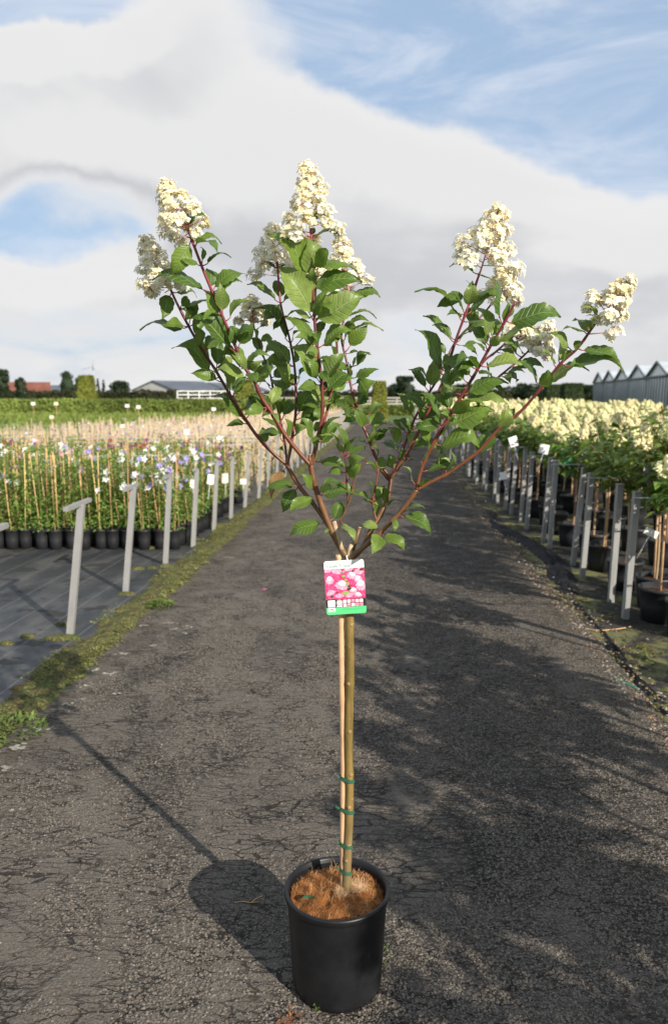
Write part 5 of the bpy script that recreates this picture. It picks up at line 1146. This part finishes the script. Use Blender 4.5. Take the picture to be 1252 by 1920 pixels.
M['lw'] = gloss('label_white', (0.80, 0.80, 0.79)); M['lg'] = gloss('label_green', (0.085, 0.52, 0.19)); M['lk'] = gloss('label_black', (0.025, 0.022, 0.024)); M['lm'] = gloss('label_maroon', (0.19, 0.022, 0.07)); M['ltxt'] = gloss('label_green_text', (0.13, 0.32, 0.24)); M['ltx2'] = gloss('label_grey_text', (0.52, 0.58, 0.54)); M['llf'] = gloss('label_leaf_print', (0.22, 0.36, 0.09)); M['ldg'] = gloss('label_dark_leaf', (0.03, 0.055, 0.02))
def pinkprint(lo, hi, sc):
    def f(q, p, tc, pos, out):
        c = q.mix(q.ss(q.voro(tc, sc, 'F1'), 0.1, 0.75), hi, lo); c = q.mix(q.ss(q.noise(tc, sc * 0.4, 3), 0.35, 0.65), c, lo)
        q.link(c, p.inputs['Base Color']); p.inputs['Roughness'].default_value = 0.32
    return f
M['pk'] = mat('label_pink_print', pinkprint((0.62, 0.035, 0.15), (0.86, 0.20, 0.36), 420)); M['pl'] = mat('label_pale_pink_print', pinkprint((0.80, 0.26, 0.38), (0.88, 0.62, 0.66), 420)); M['pw'] = mat('label_white_pink_print', pinkprint((0.84, 0.50, 0.56), (0.90, 0.80, 0.78), 420))
plate('card', rrect(LW, LH, 0.006), 0.0, M['lw'], lab)
X = lambda u: (u - 0.5) * LW
Z = lambda v: (0.5 - v) * LH
EP = 0.0003
pic = flat('picture', rect(X(.0), Z(.715), X(1.0), Z(.150)), -EP, M['pk'], lab)
def cone_print(u, v, w, h, tip=.45, ang=0.0):
    pts = []
    for k in range(22):
        a = 6.28318 * k / 22; x, z = math.cos(a), math.sin(a); wd = 1 - 0.45 * max(0, z); jit = 1 + 0.10 * math.sin(k * 2.9 + u * 9)
        pts.append((x * wd * w * .5 * jit, z * h * .5 * jit))
    ca, sa = math.cos(ang), math.sin(ang); tr_ = lambda P: [(min(X(.998), max(X(.002), X(u) + (x * ca - z * sa) * LW)), min(Z(.152), max(Z(.713), Z(v) + (x * sa + z * ca) * LW))) for x, z in P]
    return tr_(pts), tr_([(x * .78, z * .55 + h * .24) for x, z in pts]), tr_([(x * .5, z * .32 + h * .34) for x, z in pts])
yy = -EP * 2
for i, (u, v, w, h, an) in enumerate(((.12, .20, .32, .22, .2), (.30, .24, .34, .3, -.2), (.62, .20, .30, .22, .1), (.86, .27, .30, .30, -.1), (.13, .42, .26, .40, .1), (.66, .34, .34, .36, -.3), (.85, .42, .26, .36, .2), (.40, .53, .44, .46, -.2), (.90, .56, .34, .52, .05), (.15, .62, .30, .24, .3), (.35, .68, .30, .20, .0), (.69, .60, .26, .26, -.1), (.62, .68, .30, .2, .2), (.80, .68, .26, .22, -.2))):
    a_, b_, c_ = cone_print(u, v, w, h, ang=an); yy -= EP * .35; flat('printed_flower', a_, yy, M['pk'], pic); yy -= EP * .25; flat('printed_flower', b_, yy, M['pl'], pic)
    if i in (4, 5, 6, 7, 8, 11, 13): yy -= EP * .2; flat('printed_flower', c_, yy, M['pw'], pic)
for u, v, w, an, m in ((.47, .29, .12, .3, 'llf'), (.52, .36, .10, -.6, 'llf'), (.56, .43, .12, .8, 'llf'), (.60, .48, .10, -.2, 'ldg'), (.50, .60, .20, .1, 'llf'), (.47, .21, .10, .9, 'llf'), (.60, .53, .14, .4, 'ldg'), (.30, .585, .07, .5, 'ldg'), (.16, .655, .10, 0, 'ldg'), (.94, .18, .12, .1, 'ldg'), (.72, .20, .08, 1.1, 'ldg')):
    ca, sa = math.cos(an), math.sin(an); P = [(-.5, 0), (-.15, .26), (.2, .2), (.5, 0), (.2, -.22), (-.15, -.26)]; yy -= EP * .2
    flat('printed_leaf', [(X(u) + (x * ca - z * sa) * w * LW, Z(v) + (x * sa + z * ca) * w * LW) for x, z in P], yy, M[m], pic)
band = flat('band', rect(X(.0), Z(.868), X(1.0), Z(.715)), -EP, M['lk'], lab); flat('band_panel', rect(X(.37), Z(.862), X(.90), Z(.722)), -EP * 2, M['lm'], band)
flat('blank_square', rect(X(.045), Z(.855), X(.225), Z(.73)), -EP * 3, M['lw'], band)
def ring(cx, cz, r0, r1, y, m, parent, n=28):
    b = MB(); vs = [(cx + r * math.cos(6.28318 * k / n), y, cz + r * math.sin(6.28318 * k / n)) for r in (r0, r1) for k in range(n)]; b.add(vs, [(k, (k + 1) % n, n + (k + 1) % n, n + k) for k in range(n)]); return b.build('emblem', m, parent, smooth=False)
ring(X(.335), Z(.785), .0001, .0078, -EP * 3, M['lw'], band); ring(X(.335), Z(.785), .0052, .0066, -EP * 4, M['lk'], band)
for w_ in (0,): flat('emblem', [(X(.335) + .003, Z(.785) - .0025), (X(.335), Z(.785) + .0035), (X(.335) - .003, Z(.785) - .0025), (X(.335) - .002, Z(.785) - .0025), (X(.335), Z(.785) + .0012), (X(.335) + .002, Z(.785) - .0025)], -EP * 5, M['lm'], band)
flat('emblem', rect(X(.265), Z(.858), X(.40), Z(.838)), -EP * 3.5, M['lw'], band)
for r_ in range(2):
    for c_ in range(5):
        u, v = .43 + c_ * .104, .732 + r_ * .072; light = (r_, c_) not in ((0, 2), (1, 1), (1, 3), (1, 4)); q = flat('icon', rect(X(u), Z(v + .056), X(u + .08), Z(v)), -EP * 3, M['lw'] if light else M['pl'], band)
        k_ = (r_ * 5 + c_) % 4; y_ = -EP * 4
        if k_ == 0: ring(X(u + .04), Z(v + .028), .0012, .0019, y_, M['lm'], q, 12)
        elif k_ == 1: flat('icon_mark', [(X(u + .05), Z(v + .012)), (X(u + .025), Z(v + .028)), (X(u + .05), Z(v + .044))], y_, M['lm'], q)
        elif k_ == 2: flat('icon_mark', rect(X(u + .02), Z(v + .044), X(u + .06), Z(v + .032)), y_, M['lm'], q)
        else: flat('icon_mark', [(X(u + .065), Z(v + .045)), (X(u + .055), Z(v + .02)), (X(u + .015), Z(v + .045))], y_, M['lm'], q)
foot = flat('foot', [p for p in rrect(LW * .998, LH * .998, .006) if p[1] < Z(.868)][0:0] or [(X(1.0), Z(.868)), (X(0), Z(.868))] + [(-LW / 2 + .006 + .006 * math.cos(math.radians(a)), -LH / 2 + .006 + .006 * math.sin(math.radians(a))) for a in range(180, 271, 15)] + [(LW / 2 - .006 + .006 * math.cos(math.radians(a)), -LH / 2 + .006 + .006 * math.sin(math.radians(a))) for a in range(270, 361, 15)], -EP, M['lg'], lab)
flat('logo_field', rect(X(.045), Z(.945), X(.225), Z(.872)), -EP * 2, M['lw'], foot)
flat('logo', [(X(.20), Z(.925)), (X(.16), Z(.895)), (X(.10), Z(.893)), (X(.065), Z(.925)), (X(.10), Z(.912)), (X(.15), Z(.915))], -EP * 3, M['ldg'], foot); flat('logo', rect(X(.11), Z(.938), X(.215), Z(.928)), -EP * 3, M['lg'], foot)
M['lgl'] = gloss('label_fine_print', (0.05, 0.34, 0.13))
for v in (.898, .918): flat('fine_print', rect(X(.40), Z(v + .006), X(.92), Z(v)), -EP * 2, M['lgl'], foot)
def text(s, u, v, size, m, name):
    cu = bpy.data.curves.new(name, 'FONT'); cu.body = s; cu.size = size; cu.extrude = 0.00008; o = bpy.data.objects.new(name, cu); COL.objects.link(o)
    dg = bpy.context.evaluated_depsgraph_get(); me = bpy.data.meshes.new_from_object(o.evaluated_get(dg)); bpy.data.objects.remove(o); me.materials.clear(); me.materials.append(m)
    t = obj(name, me, lab, (X(u), -EP * 3, Z(v))); t.rotation_euler = (math.pi / 2, 0, 0); return t
text('HYDRANGEA PANICULATA', .04, .066, .0067, M['ltx2'], 'species_text'); text('Vanille Fraise', .05, .126, .0112, M['ltxt'], 'title_text')
# the loop by which the label hangs on the fork
b = MB(); b.tube(smooth_path([Vector((0.010, 0.0006, LH * .48)), Vector((0.008, 0.012, LH * .56)), Vector((0.012, 0.03, LH * .58)), Vector((0.014, 0.046, LH * .50))], 5), 0.0018, 6); b.build('hanging_loop', M['lw'], lab)

# weeds at the foot of the pot, grit on the path
def sprig(px, py, n, L, h, label, name='small_weed', m='weed', spread=0.012):
    c = gnd(px, py); e = empty(name, c, label, 'weed'); b = MB()
    for k in range(4): a = R.uniform(0, 6.28); b.tube([(0, 0, -.002), (math.cos(a) * spread * .5, math.sin(a) * spread * .5, h * .5), (math.cos(a) * spread, math.sin(a) * spread, h * R.uniform(.6, 1.1))], [.001, .0008, .0004], 5)
    b.build('stem', M[m], e); b = MB()
    for _ in range(n):
        a = R.uniform(0, 6.28); z = h * R.random(); d = Vector((math.cos(a), math.sin(a), R.uniform(-.1, .8))).normalized(); leaflet(b, Vector((math.cos(a) * spread * z / h, math.sin(a) * spread * z / h, z)), d, (UP + rv(.4)).normalized(), L * R.uniform(.6, 1.2), L * .28)
    b.build('leaves', M[m], e, smooth=False)
sprig(598, 1893, 26, .012, .024, 'tiny green weed sprouting at the front foot of the pot'); sprig(714, 1812, 14, .016, .05, 'thin grassy weed growing beside the right foot of the pot', spread=.028)
M['rust'] = mat('rusty_brown_moss', base=(.20, .075, .025), rough=.9, var=.5, nscale=60)
sprig(686, 1876, 30, .007, .010, 'tuft of rusty brown moss at the right foot of the pot', 'moss_tuft', 'rust')
sprig(545, 1915, 40, .010, .014, 'reddish dry sprig in front of the pot at the path crack', 'dry_sprig', 'rust', spread=.03)
b = MB(); p = gnd(495, 1105, .002); b.tube([p + Vector((-.02, 0, 0)), p, p + Vector((.02, .01, 0))], .004, 6); M['pinkp'] = mat('pink_petal', base=(.45, .08, .25)); o = b.build('fallen_petal', M['pinkp'], None, p); o.location = p; tag(o, 'single fallen pink petal lying on the asphalt', 'petal')
b = MB(); p = gnd(475, 1688, .002); pts = [gnd(x, y, .004) for x, y in ((440, 1692), (455, 1690), (470, 1692), (480, 1685), (492, 1680))]; b.tube(smooth_path(pts), .0012, 5); b.tube([gnd(470, 1692, .004), gnd(485, 1691, .004)], .001, 5); o = b.build('dry_straw', M['cane2'], None, p); o.location = p; tag(o, 'wisp of dry straw lying in the shadow of the pot', 'straw')
b = MB(); gr = MB()
for _ in range(900):
    y = 1.55 + 7 * R.random() ** 1.6; x = R.uniform(left_edge(y) + .02, right_edge(y)); s = R.uniform(.0015, .0048); c = Vector((x, y, 0)); n = 6; a0 = R.uniform(0, 6)
    if (x - PX) ** 2 + (y - PY) ** 2 < .02: continue
    gr.cur = 0 if R.random() < .75 else 1
    gr.add([c + Vector((s * math.cos(a0 + 6.28 * k / n) * R.uniform(.7, 1.2), s * math.sin(a0 + 6.28 * k / n) * R.uniform(.7, 1.2), 0)) for k in range(n)] + [c + Vector((0, 0, s * .7))], [(k, (k + 1) % n, n) for k in range(n)])
tag(gr.build('path_grit', [M['stone'], M['litter']], smooth=False), 'loose grit scattered over the asphalt path', 'grit', kind='stuff')
lich = MB(); M['lichen'] = mat('pale_lichen_crust', base=(.27, .26, .215), rough=.9, var=.4, nscale=60)
for px, py, r in ((95, 1365, .022), (155, 1310, .016), (22, 1518, .011), (43, 1517, .010), (270, 1172, .03), (220, 1300, .018), (125, 1320, .02), (65, 1367, .03), (180, 1255, .03), (230, 1225, .03), (330, 1178, .022), (345, 1187, .02), (315, 1168, .03), (340, 1222, .016), (350, 1175, .025), (205, 1262, .03), (300, 1192, .016), (160, 1285, .025), (30, 1400, .04), (8, 1440, .03), (430, 1045, .03), (285, 1210, .02)):
    c = gnd(px, py, .0022); n = 9
    for _ in range(9):
        rr = r * R.uniform(.14, .42); ox, oy = c.x + R.gauss(0, r * .7), c.y + R.gauss(0, r * .5)
        lich.add([Vector((ox, oy, .002))] + [Vector((ox + 1.3 * rr * math.cos(6.28 * k / n) * R.uniform(.5, 1.2), oy + rr * math.sin(6.28 * k / n) * R.uniform(.5, 1.2), .0012)) for k in range(n)], [(0, 1 + k, 1 + (k + 1) % n) for k in range(n)])
tag(lich.build('lichen_crust', M['lichen'], smooth=False), 'pale lichen crusts on the asphalt along the moss verge', 'lichen', kind='stuff')

# stones of the worn asphalt standing proud of the mastic
ag = MB(); M['aggregate'] = mat('asphalt_aggregate', base=(0.112, 0.098, 0.082), rough=0.8, spec=0.25, var=0.75, nscale=130)
for _ in range(110000):
    y = 1.32 + 4.4 * R.random() ** 1.5; x = R.uniform(max(left_edge(y), -0.47 * y - .1), min(right_edge(y), 0.47 * y + .1))
    w = noise.noise((x * 2.1, y * 1.3, 3.0)) + 0.5 * noise.noise((x * 6, y * 4, 7.0)) + 0.22 * x
    if w < -0.12 + R.uniform(-.2, .35) or (x - PX) ** 2 + (y - PY) ** 2 < .0125: continue
    s_ = R.uniform(.0028, .0068); a0 = R.uniform(0, 6.28); e_ = R.uniform(.6, 1.0); n = 5; h_ = s_ * R.uniform(.25, .5); tx_, ty_ = R.uniform(-.3, .3) * s_, R.uniform(-.3, .3) * s_
    vs = [(x + s_ * math.cos(a0 + 6.283 * k / n) * R.uniform(.8, 1.15), y + s_ * e_ * math.sin(a0 + 6.283 * k / n) * R.uniform(.8, 1.15), -.0005) for k in range(n)]
    ag.add(vs + [((v[0] - x) * .55 + x + tx_, (v[1] - y) * .55 + y + ty_, h_ * R.uniform(.8, 1.1)) for v in vs], [(k, (k + 1) % n, n + (k + 1) % n, n + k) for k in range(n)] + [tuple(range(n, 2 * n))])
tag(ag.build('asphalt_aggregate', M['aggregate'], smooth=False), 'small stones standing proud in the worn asphalt surface', 'stones', kind='stuff')
